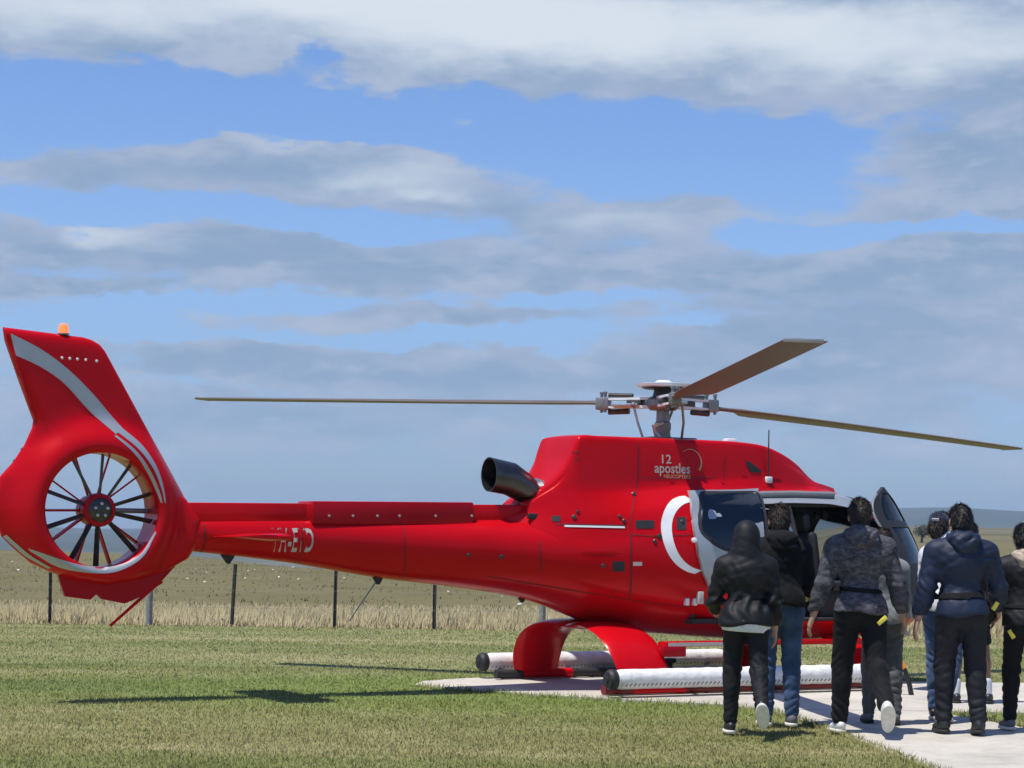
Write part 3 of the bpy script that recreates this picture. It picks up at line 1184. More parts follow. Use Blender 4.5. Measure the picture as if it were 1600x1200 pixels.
def patch(name, A, B, material, parent, off=0.004, thick=0.0, n=24, m_=8, side=-1, smooth=True):
    """Ruled sheet between two outlines, laid on the skin."""
    A, B = resample(A, n), resample(B, n)
    V, F = [], []
    for a, b in zip(A, B):
        for j in range(m_):
            t = j / (m_ - 1)
            V.append(skin(a[0] + (b[0] - a[0]) * t, a[1] + (b[1] - a[1]) * t, off, side)[0])
    for i in range(n - 1):
        for j in range(m_ - 1):
            F.append((i * m_ + j, i * m_ + j + 1, (i + 1) * m_ + j + 1, (i + 1) * m_ + j))
    if thick:
        nb = len(V)
        V += [v + Vector((0, -side * thick, 0)) for v in V]
        F += [tuple(nb + q for q in f)[::-1] for f in F]
        for i in range(n - 1):
            for j in (0, m_ - 1):
                F.append((i * m_ + j, (i + 1) * m_ + j, nb + (i + 1) * m_ + j, nb + i * m_ + j))
        for j in range(m_ - 1):
            for i in (0, n - 1):
                F.append((i * m_ + j, i * m_ + j + 1, nb + i * m_ + j + 1, nb + i * m_ + j))
    o = mesh_obj(name, V, F, material, parent, smooth, 40 if thick else None)
    fix_normals(o)
    return o


def fix_normals(o):
    bm = bmesh.new()
    bm.from_mesh(o.data)
    bmesh.ops.recalc_face_normals(bm, faces=bm.faces)
    bm.to_mesh(o.data)
    bm.free()


def ring_patch(name, poly, width, material, parent, off=0.006, side=-1):
    """A frame of even width round an outline, on the skin."""
    cx, cz = sum(p[0] for p in poly) / len(poly), sum(p[1] for p in poly) / len(poly)
    outer = poly + [poly[0]]
    inner = []
    for x, z in outer:
        d = math.hypot(x - cx, z - cz)
        inner.append((x + (cx - x) * width / d, z + (cz - z) * width / d))
    return patch(name, outer, inner, material, parent, off, .012, n=len(outer) * 2 - 1, m_=3, side=side)


def fan_patch(name, poly, material, parent, off=0.004, side=-1, rings_=5):
    cx, cz = sum(p[0] for p in poly) / len(poly), sum(p[1] for p in poly) / len(poly)
    V, F = [skin(cx, cz, off, side)[0]], []
    n = len(poly)
    for r in range(1, rings_ + 1):
        t = r / rings_
        for x, z in poly:
            V.append(skin(cx + (x - cx) * t, cz + (z - cz) * t, off, side)[0])
    for k in range(n):
        F.append((0, 1 + k, 1 + (k + 1) % n))
    for r in range(rings_ - 1):
        for k in range(n):
            a, b = 1 + r * n + k, 1 + r * n + (k + 1) % n
            F.append((a, b, b + n, a + n))
    o = mesh_obj(name, V, F, material, parent, True)
    fix_normals(o)
    return o


def rounded(poly, r=0.06, k=4):
    out = []
    n = len(poly)
    for i in range(n):
        p0, p1, p2 = Vector(poly[i - 1]), Vector(poly[i]), Vector(poly[(i + 1) % n])
        a, b = (p0 - p1), (p2 - p1)
        q = min(r, a.length * .45, b.length * .45)
        s_, e = p1 + a.normalized() * q, p1 + b.normalized() * q
        for j in range(k + 1):
            t = j / k
            out.append(tuple(s_ * (1 - t) ** 2 + p1 * 2 * t * (1 - t) + e * t * t))
    return out


def text_on_skin(name, body, x0, z0, height, width, material, parent, off=0.005, slant=0.0, bold=0.0):
    """Flat print laid on the skin; x0, z0 is the lower aft corner."""
    cu = bpy.data.curves.new(name, 'FONT')
    cu.body = body
    cu.size = 1.0
    cu.offset = bold
    cu.resolution_u = 3
    tmp = bpy.data.objects.new('tmp', cu)
    COL.objects.link(tmp)
    me = bpy.data.meshes.new_from_object(tmp)
    bpy.data.objects.remove(tmp)
    xs = [v.co.x for v in me.vertices]
    ys = [v.co.y for v in me.vertices]
    w, h = max(xs) - min(xs), max(ys) - min(ys)
    for v in me.vertices:
        u, t = (v.co.x - min(xs)) / w, (v.co.y - min(ys)) / h
        v.co = skin(x0 + u * width + slant * t * height, z0 + t * height, off)[0]
    o = link_mesh(name, me, material, parent, False)
    return o


# --- hull, with the cabin openings cut through
SKY_ROWS = 9
col_ws = XS.index(2.3)
hull_faces, screen_faces = [], []
for i in range(len(XS) - 1):
    for k in range(NSEC):
        f = HF[i * NSEC + k]
        mid = (k + .5) * 360 / NSEC
        m2_ = min(mid, 360 - mid)
        front_glass = XS[i] < 2.97 and ((i >= col_ws and m2_ < 103) or (XS[i] >= 1.98 and m2_ < 38))
        (screen_faces if front_glass else hull_faces).append(f)
hull_faces += HF[-2:]


def used_mesh(verts, faces):
    ids = sorted({i for f in faces for i in f})
    mp = {a: b for b, a in enumerate(ids)}
    return [verts[i] for i in ids], [tuple(mp[i] for i in f) for f in faces]


DOOR = [(.44, 1.80), (1.0, 1.83), (1.5, 1.83), (1.92, 1.77), (2.14, 1.60), (2.26, 1.35), (2.27, .86), (2.18, .72), (1.9, .67), (.50, .66), (.42, .74)]
PORT_WINDOWS = [
    [(.05, 1.36), (.12, 1.74), (.55, 1.79), (.92, 1.80), (.92, 1.26), (.45, 1.26)],
    [(1.06, 1.20), (1.06, 1.80), (1.55, 1.81), (1.85, 1.77), (2.10, 1.60), (2.24, 1.36), (2.25, 1.20)]]


def prism(poly, y0, y1):
    b = MB()
    n = len(poly)
    vs = [(x, y0, z) for x, z in poly] + [(x, y1, z) for x, z in poly]
    b.add(vs, [tuple(range(n)), tuple(range(n, 2 * n))[::-1]] + [((i + 1) % n, i, n + i, n + (i + 1) % n) for i in range(n)])
    o = b.build('cutter', None, None, False)
    fix_normals(o)
    return o


def build_hull():
    v, f = used_mesh(HV, hull_faces)
    o = mesh_obj('fuselage', v, f, [M['red'], M['silver'], M['dark']], None, True)
    for p in o.data.polygons:
        c, nrm = p.center, p.normal
        if c.x > -.26 and c.z > 1.755 - .03 * max(0, c.x - 1.6):
            p.material_index = 1
        if c.x > 1.70 and c.z > 1.32 and (c.x > 1.92 or c.z < 1.72):
            p.material_index = 2
    md = o.modifiers.new('shell', 'SOLIDIFY')
    md.thickness = .028
    md.offset = -1
    md.material_offset = 2
    md.material_offset_rim = 2
    cutters = [prism(rounded(DOOR, .09), -1.6, -.30)] + [prism(rounded(w, .09), .30, 1.6) for w in PORT_WINDOWS]
    for c in cutters:
        mb_ = o.modifiers.new('cut', 'BOOLEAN')
        mb_.operation = 'DIFFERENCE'
        mb_.object = c
        mb_.solver = 'EXACT'
    dg = bpy.context.evaluated_depsgraph_get()
    dg.update()
    me = bpy.data.meshes.new_from_object(o.evaluated_get(dg))
    o.modifiers.clear()
    o.data = me
    me.polygons.foreach_set('use_smooth', [True] * len(me.polygons))
    me.set_sharp_from_angle(angle=radians(40))
    o.parent = heli
    for c in cutters:
        bpy.data.objects.remove(c)
    return o


hull = build_hull()
v, f = used_mesh(HV, screen_faces)
ws = mesh_obj('windscreen', v, f, M['glass'], heli, True)
cowl = mesh_obj('engine_cowling', CV, CF, M['red'], heli, True, 50)
fix_normals(cowl)
tail = mesh_obj('tail_fin', TV, TF, M['red'], heli, True, 45)
fix_normals(tail)
b = MB().tube([(2.3, 0, 1.86), (2.6, 0, 1.73), (2.80, 0, 1.51), (2.95, 0, 1.28), (3.02, 0, 1.12)], .028, 8)
b.build('windscreen_pillar', M['trim'], ws)
for i, w in enumerate(PORT_WINDOWS):
    fan_patch('port_window', rounded(w, .09), M['glass'], heli, -.012, 1)
    ring_patch('window_frame', rounded([(x * 1.0, z) for x, z in w], .1), -.03, M['black'], heli, .004, 1)

# --- panel seams and fastenings
SEAM = mat('panel_seam', (0.10, 0.004, 0.008), 0.6)


def strip(name, pts, w, material, parent, off=.0035, n=30):
    P = resample(pts, n)
    A, B = [], []
    for i, p in enumerate(P):
        a, c = P[max(0, i - 1)], P[min(n - 1, i + 1)]
        tx, tz = c[0] - a[0], c[1] - a[1]
        l_ = math.hypot(tx, tz) or 1
        wi = w(i / (n - 1)) if callable(w) else w
        A.append((p[0] - tz / l_ * wi / 2, p[1] + tx / l_ * wi / 2))
        B.append((p[0] + tz / l_ * wi / 2, p[1] - tx / l_ * wi / 2))
    V, F = [], []
    for a, c in zip(A, B):
        for t in (0, .5, 1):
            V.append(skin(a[0] + (c[0] - a[0]) * t, a[1] + (c[1] - a[1]) * t, off)[0])
    for i in range(n - 1):
        for j in range(2):
            F.append((i * 3 + j, i * 3 + j + 1, (i + 1) * 3 + j + 1, (i + 1) * 3 + j))
    o = mesh_obj(name, V, F, material, parent, True)
    fix_normals(o)
    return o


def H(pts, y, off=0.0):
    """Forward/up coordinates of places seen on the painted skin itself."""
    out = []
    for px, py in pts:
        yy = y
        for _ in range(6):
            x, z = hp(px, py, yy)
            yy = .4 * yy + .6 * min(skin(x, z, 0)[0].y - off, -.05)
        out.append(hp(px, py, yy))
    return out


seams = [
    (H([(997, 694), (997, 740), (995, 770)], -.43), .010), (H([(992, 772), (987, 800), (985, 826)], -.6), .010),
    (H([(985, 832), (985, 880), (983, 935)], -.82), .012), (H([(842, 846), (844, 865), (844, 892)], -.45), .012),
    (H([(868, 819), (930, 820), (978, 821)], -.66), .012), (H([(1000, 747), (1080, 748), (1120, 745)], -.45), .008), (H([(986, 836), (1020, 838), (1080, 836)], -.8), .008),
    (H([(1132, 712), (1132, 752)], -.45), .007), (H([(318, 818), (321, 842), (320, 866)], -.14), .012), (H([(470, 818), (473, 850), (472, 882)], -.18), .008), (H([(628, 818), (632, 862), (630, 904)], -.25), .009),
    (H([(850, 706), (905, 707)], -.4), .012),
    (H([(760, 900), (850, 915), (1000, 940), (1090, 950)], -.7), .007)]
for pts, w in seams:
    strip('panel_seam', pts, w, SEAM, heli)
# bright upper edge of the access door under the cowling
strip('door_sill_strip', H([(882, 822), (930, 823), (976, 824)], -.68), .018, M['white'], heli, .006)

dark_spots = [(957, 877, 976, 893, -.78), (993, 813, 1022, 826, -.72), (862, 806, 876, 815, -.55), (1057, 808, 1072, 828, -.8)]
for x0, y0, x1, y1, yy in dark_spots:
    fan_patch('vent', rounded(H([(x0, y0), (x1, y0), (x1, y1), (x0, y1)], yy), .015, 2), M['black'], heli, .005)
fan_patch('air_scoop', rounded(H([(1163, 720), (1172, 722), (1192, 738), (1172, 738)], -.40), .02, 2), M['black'], heli, .006)
for px, py, yy, r in ((990, 772, -.55, .028), (897, 808, -.6, .026), (903, 800, -.58, .02), (968, 807, -.65, .022), (975, 814, -.66, .024), (942, 884, -.72, .026), (1023, 846, -.80, .026), (732, 867, -.35, .024), (783, 870, -.38, .026),
                     (1066, 815, -.82, .024), (1030, 838, -.82, .03)):
    x, z = H([(px, py)], yy)[0]
    p, nrm = skin(x, z, .0)
    MB().lathe([(r * .8, 0), (r * .8, .010), (r * .5, .016), (0, .016)], p, nrm, 12).build('latch', M['oily_metal'], heli)
for px, py, yy in ((961, 925, -.75), (1050, 752, -.47), (1096, 945, -.85), (1163, 742, -.44), (1130, 754, -.5)):
    x, z = H([(px, py)], yy)[0]
    p, nrm = skin(x, z, .0)
    MB().lathe([(.02, 0), (.02, .006), (0, .008)], p, nrm, 10).build('filler_cap', M['red_panel'], heli)
fan_patch('placard', H([(989, 878), (1003, 878), (1003, 884), (989, 884)], -.8), M['lettering'], heli, .005)
for px in (1082, 1093):
    x, z = hp(px, 941, -.86)
    p, nrm = skin(x, z, 0)
    MB().box((p.x - .022, p.y - .03, p.z - .035), (p.x + .022, p.y + .02, p.z + .035), .01).build('door_stop', M['white'], heli)

# --- white crescent emblem beside the sliding door
def arc_pts(cx, cz, r, a0, a1, n=30):
    return [(cx + r * cos(radians(a0 + (a1 - a0) * i / (n - 1))), cz + r * sin(radians(a0 + (a1 - a0) * i / (n - 1)))) for i in range(n)]


EC = H([(1092, 836)], -.82)[0]
o_ = arc_pts(EC[0], EC[1], .372, 92, 262)
i_ = arc_pts(EC[0] + .058, EC[1] - .010, .326, 90, 264)
patch('crescent_emblem', o_, i_, M['white'], heli, .0045, n=44, m_=5)

# --- lettering
x, z = hp(1022, 738, -.44)
text_on_skin('lettering', 'apostles', x, z - .035, .128, .40, M['lettering'], heli, .006, 0, .012)
x, z = hp(1034, 724, -.44)
text_on_skin('lettering', '12', x, z, .085, .105, M['lettering'], heli, .006, 0, .008)
x, z = hp(1037, 745, -.45)
text_on_skin('lettering', 'HELICOPTERS', x, z - .012, .036, .30, M['gold_lettering'], heli, .006, 0, .006)
o_ = arc_pts(*hp(1078, 722, -.44), .125, -38, 130, 30)
strip('swoosh', o_, lambda t: .004 + .016 * (1 - t) ** 2, M['gold_lettering'], heli, .006)
x0, z0 = hp(424, 862, -.17)
x1, z1 = hp(488, 826, -.17)
text_on_skin('registration', 'VH-EVD', x0, z0, z1 - z0, x1 - x0, M['lettering'], heli, .005, 0, .02)

# --- stripes on the fin and the shroud
def stripe(l, r, off=.0045):
    a = [hp(*p) for p in l]
    b_ = [hp(*p) for p in r]
    patch('stripe', a, b_, M['silver'], heli, off, n=40, m_=5)


def smoothpx(pts, n=30):
    s_ = [0]
    for a, b_ in zip(pts, pts[1:]):
        s_.append(s_[-1] + math.hypot(b_[0] - a[0], b_[1] - a[1]))
    return [(catmull(s_, [p[0] for p in pts], s_[-1] * i / (n - 1)), catmull(s_, [p[1] for p in pts], s_[-1] * i / (n - 1))) for i in range(n)]


stripe(smoothpx([(14, 522), (60, 546), (100, 575), (140, 614), (170, 650), (186, 671)]), smoothpx([(22, 556), (60, 574), (95, 598), (130, 636), (158, 665), (172, 680)]))
stripe(smoothpx([(186, 671), (212, 696), (232, 728), (243, 760), (247, 786)]), smoothpx([(176, 677), (206, 704), (228, 734), (240, 764), (245, 786)]))
stripe(smoothpx([(172, 681), (203, 708), (225, 740), (238, 770), (242, 786)]), smoothpx([(169, 683), (200, 712), (222, 744), (235, 772), (240, 786)]))
stripe(smoothpx([(38, 856), (80, 872), (125, 884), (170, 884), (208, 866), (232, 830)]), smoothpx([(42, 861), (80, 884), (120, 893), (168, 893), (210, 871), (233, 833)]))
stripe(smoothpx([(4, 838), (18, 851), (40, 870), (70, 887)]), smoothpx([(8, 835), (24, 850), (46, 869), (74, 886)]), .006)

# --- fan in the duct
AX = Vector((0, 1, 0))
fan = empty('tail_rotor', (FC[0], 0, FC[1]), 0, heli)


def radial_blade(r0, r1, w0, w1, t, ang, y, pitch):
    b_ = MB()
    vs = []
    for r, w in ((r0, w0), (r1, w1)):
        for sx, sy in ((-1, -1), (1, -1), (1, 1), (-1, 1)):
            u, q = sx * w / 2, sy * t / 2
            c, s_ = cos(pitch), sin(pitch)
            vs.append((u * c - q * s_, y + u * s_ + q * c, r))
    vs = [Matrix.Rotation(ang, 3, 'Y') @ Vector(q) for q in vs]
    b_.add(vs, [(0, 1, 5, 4), (1, 2, 6, 5), (2, 3, 7, 6), (3, 0, 4, 7), (0, 3, 2, 1), (4, 5, 6, 7)])
    return b_


# axis along y, so build profile directly
MB().lathe([(.09, -.135), (.135, -.125), (.145, -.10), (.145, -.02), (.09, -.015)], (0, 0, 0), (0, 1, 0), 28).build('fan_hub', M['red_panel'], fan)
MB().lathe([(.0, -.175), (.055, -.168), (.092, -.150), (.108, -.128)], (0, 0, 0), (0, 1, 0), 24).build('hub_cap', M['oily_metal'], fan)
for k in range(5):
    w = 2 * pi * k / 5 + .3
    MB().lathe([(.014, 0), (.014, .016), (.0, .022)], (.055 * cos(w), -.158, .055 * sin(w)), (0, -1, 0), 8).build('bolt', M['metal'], fan)
angs = [0, 31, 68, 97, 133, 178, 205, 247, 285, 328]
for a in angs:
    radial_blade(.13, FR - .008, .044, .056, .012, radians(a + 4), -.07, radians(58)).build('fan_blade', M['oily_metal'], fan, False)
st = MB().lathe([(.10, .06), (.13, .06), (.13, .17), (.0, .19)], (0, 0, 0), (0, 1, 0), 24)
st.build('gearbox', M['red_panel'], fan)
for k in range(10):
    radial_blade(.11, FR - .002, .05, .05, .016, radians(k * 36 + 17), .11, radians(80)).build('stator_vane', M['red'], fan, False)
MB().tube([(.12, .09, 0), (FR - .003, .09, 0)], .022, 10).build('drive_shaft', M['dull_metal'], fan)

# --- skeg, tail skid, beacon, static dischargers
sk = [hp(*p) for p in [(90, 898), (96, 918), (101, 932), (140, 937), (150, 928), (158, 936), (194, 943), (215, 934), (246, 914), (284, 872)]]
n = len(sk)
V = [(x, -.022, z) for x, z in sk] + [(x, .022, z) for x, z in sk]
o = mesh_obj('skeg', V, [tuple(range(n)), tuple(range(n, 2 * n))[::-1]] + [(i, (i + 1) % n, n + (i + 1) % n, n + i) for i in range(n)], M['red_panel'], heli, False)
fix_normals(o)
a, c = hp(244, 914), hp(172, 978)
MB().tube([(a[0] + .05, 0, a[1] + .03), (a[0], 0, a[1]), (c[0], 0, c[1])], [.018, .017, .013], 8).build('tail_skid', M['red'], heli)
x, z = hp(99, 523)
bc = empty('beacon', (x, 0, z), 0, heli)
MB().lathe([(.05, 0), (.05, .012)], (0, 0, 0), (0, 0, 1), 14).build('lamp_base', M['dull_metal'], bc)
MB().lathe([(.042, .012), (.044, .05), (.034, .085), (.0, .098)], (0, 0, 0), (0, 0, 1), 14).build('lamp_lens', M['beacon'], bc)
for px, py in ((106, 561), (118, 562), (131, 563), (148, 565), (94, 560)):
    x, z = hp(px, py)
    p, nrm = skin(x, z, 0)
    MB().lathe([(.013, 0), (.009, .008), (0, .009)], p, nrm, 8).build('rivet', M['white'], heli)
for px, py in ((38, 704), (26, 722)):
    x, z = hp(px, py)
    MB().box((x - .03, -.01, z - .012), (x + .03, .01, z + .02), .004).build('light_bracket', M['black'], heli)

# --- spine covers over the drive shaft
def spine(x0, x1, w, zb, zt, name, material, bev=.018):
    MB().box((x0, -w, zb), (x1, w, zt), bev).build(name, material, heli)


zt_a, zt_b = hp(300, 785, -.12)[1], hp(835, 789, -.12)[1]
zt_ = (zt_a + zt_b) / 2
SLOPE = (zt_b - zt_a) / (hp(835, 789, -.12)[0] - hp(300, 785, -.12)[0])


def sloped_cover(x0, x1, w0, w1, h0, h1, name, material):
    b_ = MB().box((x0, -1, 0), (x1, 1, 1), 0)
    vs = []
    for (x, y, z) in b_.v:
        t = (x - x0) / (x1 - x0)
        top = zt_a + SLOPE * (x - hp(300, 785, -.12)[0])
        vs.append((x, y * (w0 + (w1 - w0) * t), (top + h1) if z > .5 else (top - h0)))
    o_ = mesh_obj(name, vs, b_.f, material, heli, True)
    bm_ = bmesh.new()
    bm_.from_mesh(o_.data)
    bmesh.ops.bevel(bm_, geom=bm_.edges[:], offset=.014, segments=2, profile=.5, affect='EDGES')
    bm_.to_mesh(o_.data)
    bm_.free()
    o_.data.polygons.foreach_set('use_smooth', [True] * len(o_.data.polygons))
    o_.data.set_sharp_from_angle(angle=radians(30))
    return o_


sloped_cover(-4.97, -3.86, .10, .125, .19, 0, 'drive_shaft_cover', M['red'])
sloped_cover(-2.33, -1.45, .16, .21, .19, 0, 'drive_shaft_cover', M['red'])
sloped_cover(-3.88, -2.31, .125, .16, .19, -.003, 'drive_shaft_cover', M['red'])
xa, xb = hp(490, 800, -.2)[0], hp(739, 800, -.2)[0]
rc = sloped_cover(xa, xb, .185, .215, .185, .02, 'raised_cover', M['red_panel'])
for px in (515, 552, 590, 624, 680, 736):
    x, z = hp(px, 806, -.2)
    w = .185 + (x - xa) / (xb - xa) * .03
    MB().lathe([(.012, 0), (.012, .006), (0, .007)], (x, -w, z), (0, -1, 0), 8).build('screw', M['lettering'], rc)

# --- exhaust
a, e1, e2, tip = (-1.50, -.04, 2.02), hp(822, 766, -.12), hp(796, 748, -.12), hp(764, 742, -.12)
ex = MB()
path = [(-1.22, -.08, 1.90), (e1[0] + .10, -.10, e1[1] - .05), (e1[0] - .04, -.12, e1[1] + .03), (e2[0], -.12, e2[1] + .0), (tip[0], -.12, tip[1] + .005)]
ex.tube(path, [.12, .13, .142, .158, .165], 28, cap=False)
# cut the mouth at a slant and line it with an inner skin
nv = 28
last = ex.v[-nv:]
cx_ = sum(p[0] for p in last) / nv
cz_ = sum(p[2] for p in last) / nv
ex.v[-nv:] = [(p[0] + (p[2] - cz_) * -.16, p[1], p[2]) for p in last]
inner = []
for ring in range(5):
    for p in ex.v[ring * nv:(ring + 1) * nv]:
        c = Vector(path[ring])
        inner.append(tuple(c + (Vector(p) - c) * .94))
base = len(ex.v)
ex.v += inner
for i in range(4):
    for k in range(nv):
        k2 = (k + 1) % nv
        q = base + i * nv
        ex.f.append((q + k, q + nv + k, q + nv + k2, q + k2))
for k in range(nv):
    k2 = (k + 1) % nv
    ex.f.append((4 * nv + k, 4 * nv + k2, base + 4 * nv + k2, base + 4 * nv + k))
exh = ex.build('exhaust_pipe', M['exhaust'], heli, True, 40)
c = Vector(path[1])
MB().tube([c + Vector((.05, .0, -.02)), c + Vector((.01, -.01, 0)), c + Vector((-.03, -.02, .01))], [.165, .165, .162], 24).build('exhaust_clamp', M['metal'], exh)
MB().tube([(path[2][0] + .02, -.1, path[2][2] - .12), (path[2][0] + .06, -.07, path[2][2] - .22), (path[2][0] + .12, -.05, 1.70)], [.05, .055, .07], 12).build('drain_pipe', M['oily_metal'], exh)
# fairing beneath the exhaust
V, F = [], []
fx = [(-2.02, .12, 1.68), (-1.86, .24, 1.72), (-1.66, .36, 1.80), (-1.45, .44, 1.86), (-1.25, .46, 1.86)]
nn = 14
for x, w, z in fx:
    zb = 1.56
    for k in range(nn):
        t = -1 + 2 * k / (nn - 1)
        V.append((x, t * w, zb + (z - zb) * (1 - abs(t) ** 2.6)))
for i in range(len(fx) - 1):
    for k in range(nn - 1):
        F.append((i * nn + k, i * nn + k + 1, (i + 1) * nn + k + 1, (i + 1) * nn + k))
o = mesh_obj('exhaust_fairing', V, F, M['red'], heli, True)
fix_normals(o)

fv = [hp(px, py, -.40) for px, py in ((831, 802), (846, 803), (847, 811), (832, 811))]
MB().box((fv[0][0], -.335, fv[3][1]), (fv[1][0], -.30, fv[0][1]), .008).build('fairing_vent', M['black'], o)

# --- horizontal stabiliser
sx0, sx1 = hp(332, 838, -.15)[0], hp(415, 840, -.15)[0]
zst = hp(400, 840, -.3)[1]
V, F = [], []
prof = [(0, 0), (.03, .035), (.12, .062), (.3, .072), (.55, .055), (.8, .028), (1, .003)]
loop = [(1 - u, t) for u, t in prof] + [(1 - u, -t) for u, t in prof[::-1][:-1]]
for y in (-.74, -.70, -.4, 0, .4, .70, .74):
    k = .75 if abs(y) > .72 else 1.0
    ch = (sx1 - sx0 + .06) * (1.0 - .12 * abs(y)) * k
    xx = sx0 + .03 * abs(y)
    for u, t in loop:
        V.append((xx + u * ch, y, zst + t * ch * .9 * k + .012 * abs(y)))
nl = len(loop)
for i in range(6):
    for k in range(nl):
        k2 = (k + 1) % nl
        F.append((i * nl + k, i * nl + k2, (i + 1) * nl + k2, (i + 1) * nl + k))
F += [tuple(range(nl)), tuple(6 * nl + k for k in range(nl))[::-1]]
o = mesh_obj('horizontal_stabiliser', V, F, M['red'], heli, True, 50)
fix_normals(o)

# --- aerials under and over the boom
for (px, py, l_) in ((356, 872, .05), (590, 903, .06), (815, 933, .05)):
    x, z = hp(px, py)
    MB().add([(x - .07, -.01, z + .03), (x + .07, -.01, z + .03), (x - .01, -.006, z - l_), (x + .02, -.006, z - l_), (x - .07, .01, z + .03), (x + .07, .01, z + .03), (x - .01, .006, z - l_), (x + .02, .006, z - l_)],
             [(0, 1, 3, 2), (4, 6, 7, 5), (0, 2, 6, 4), (1, 5, 7, 3), (2, 3, 7, 6), (0, 4, 5, 1)]).build('blade_aerial', M['black'], heli, False)
a, c = hp(588, 908), hp(546, 970)
MB().tube([(a[0], 0, a[1]), (c[0], 0, c[1])], [.007, .005], 6).build('whip_aerial', M['grey_enamel'], heli)
x, z = hp(1198, 752, -.42)
p, nrm = skin(x, z, 0)
wb = MB().box((p.x - .035, p.y - .03, p.z - .02), (p.x + .035, p.y + .03, p.z + .045), .01).build('aerial_base', M['white'], heli)
z2 = hp(1200, 672, -.42)[1]
MB().tube([(p.x, p.y, p.z + .04), (p.x, p.y, z2)], [.009, .006], 6).build('whip_aerial', M['black'], heli)
x, z = hp(1140, 692)
MB().box((x - .065, -.05, 2.37), (x + .065, .05, 2.475), .02).build('roof_lamp', M['white'], heli)

# --- landing gear
for s_ in (-1, 1):
    y = 1.06 * s_
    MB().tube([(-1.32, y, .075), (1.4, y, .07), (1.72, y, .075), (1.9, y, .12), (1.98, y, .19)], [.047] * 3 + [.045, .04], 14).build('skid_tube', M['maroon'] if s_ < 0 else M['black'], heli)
    MB().tube([(-1.02, y, .075), (-.45, y, .074)], .051, 14).build('saddle_clamp', M['red'], heli)
    pl = MB()
    for x0, x1 in ((-1.25, -.55), (-.2, .2), (.8, 1.5)):
        pl.box((x0, y - .03, .021), (x1, y + .03, .034), .004)
    pl.build('skid_shoe', M['dull_metal'], heli)
    yf = 1.27 * s_
    x_a, x_b = -1.36, 1.60
    prof = []
    pts, rs = [], []
    for i in range(61):
        t = i / 60
        pts.append((x_a + (x_b - x_a) * t, yf, .185))
        e = min(t, 1 - t) * 60
        rr_ = .091 * (1 if e > 1.5 else .90)
        rs.append(rr_ * (1 + .016 * sin(i * 1.9) + .014 * sin(i * 4.3) + .010 * sin(i * .7 + s_)))
    fl = MB().tube(pts, rs, 24).build('float', M['float_cloth'], heli, True, 60)
    for xx, dx in ((x_a, -1), (x_b, 1)):
        MB().lathe([(.094, -.03), (.094, .02), (.075, .045), (.03, .05), (.03, .06), (0, .06)], (xx, yf, .185), (dx, 0, 0), 20).build('end_cap', M['black'], fl)
    br = MB()
    for xx in (-1.2, -.4, .5, 1.3):
        br.box((xx - .02, min(y, yf), .09), (xx + .02, max(y, yf), .12), .004)
    br.build('float_bracket', M['black'], heli)
    lace = MB()
    for i in range(64):
        xx = x_a + .06 + (x_b - x_a - .12) * i / 63
        lace.tube([(xx, yf - .078, .125), (xx + .016, yf - .09, .152)], .0045, 5)
    lo = lace.build('lacing', M['grey_enamel'], fl)

# faired legs: broad arched blades from the belly to the skids
def leg(name, xc, ch, side, material, zc):
    path_ = [(.0, zc), (.30, zc + .02), (.58, zc - .02), (.82, zc - .12), (.97, zc - .27), (1.04, zc - .42), (1.06, .075)]
    s_ = [0]
    for p, q in zip(path_, path_[1:]):
        s_.append(s_[-1] + math.hypot(q[0] - p[0], q[1] - p[1]))
    V, F = [], []
    npt = 26
    prof_ = [(-.5, 0), (-.46, .35), (-.3, .8), (0, 1), (.3, .8), (.46, .35), (.5, 0)]
    loop_ = prof_ + [(u, -t) for u, t in prof_[::-1][1:-1]]
    for i in range(npt):
        t = s_[-1] * i / (npt - 1)
        y, z = catmull(s_, [p[0] for p in path_], t), catmull(s_, [p[1] for p in path_], t)
        t2 = min(s_[-1], t + .01)
        t0 = max(0, t - .01)
        ty = catmull(s_, [p[0] for p in path_], t2) - catmull(s_, [p[0] for p in path_], t0)
        tz = catmull(s_, [p[1] for p in path_], t2) - catmull(s_, [p[1] for p in path_], t0)
        l_ = math.hypot(ty, tz)
        ny, nz = -tz / l_, ty / l_
        f_ = i / (npt - 1)
        c_ = ch * (1 + .06 * sin(f_ * pi)) * (1 - .10 * max(0, f_ - .85) / .15)
        shift = -.04 * sin(f_ * pi)
        for u, w in loop_:
            V.append((xc + shift + u * c_, side * (y + ny * w * .042), z + nz * w * .042))
    m2 = len(loop_)
    for i in range(npt - 1):
        for k in range(m2):
            F.append((i * m2 + k, i * m2 + (k + 1) % m2, (i + 1) * m2 + (k + 1) % m2, (i + 1) * m2 + k))
    F += [tuple(range(m2)), tuple((npt - 1) * m2 + k for k in range(m2))]
    o_ = mesh_obj(name, V, F, material, heli, True, 50)
    fix_normals(o_)
    return o_


for s_ in (-1, 1):
    leg('landing_leg', -.86, .54, s_, M['red'], .61)
    leg('landing_leg', 1.78, .42, s_, M['red'], .50)
MB().box((-.66, -1.03, .36), (-.40, -.90, .47), .02).build('step_bracket', M['red_panel'], heli)
# boarding step along the cabin and the low step behind it
stp = MB().box((-.62, -1.02, .455), (1.75, -.86, .50), .012).build('boarding_step', M['red'], heli)
b = MB().box((-.60, -1.026, .460), (.1, -1.021, .493)).build('step_marking', M['lettering'], stp)
MB().box((.05, .62, .18), (.55, .74, .23), .015).build('low_step', M['black'], heli)
for x in (.1, .5):
    MB().box((x - .025, .66, .08), (x + .025, .72, .19), .005).build('step_post', M['black'], heli)
MB().lathe([(.0, -.06), (.04, -.05), (.05, 0), (.05, .05)], (1.08, -.72, .43), (0, 0, 1), 12).build('belly_lamp', M['red_panel'], heli)

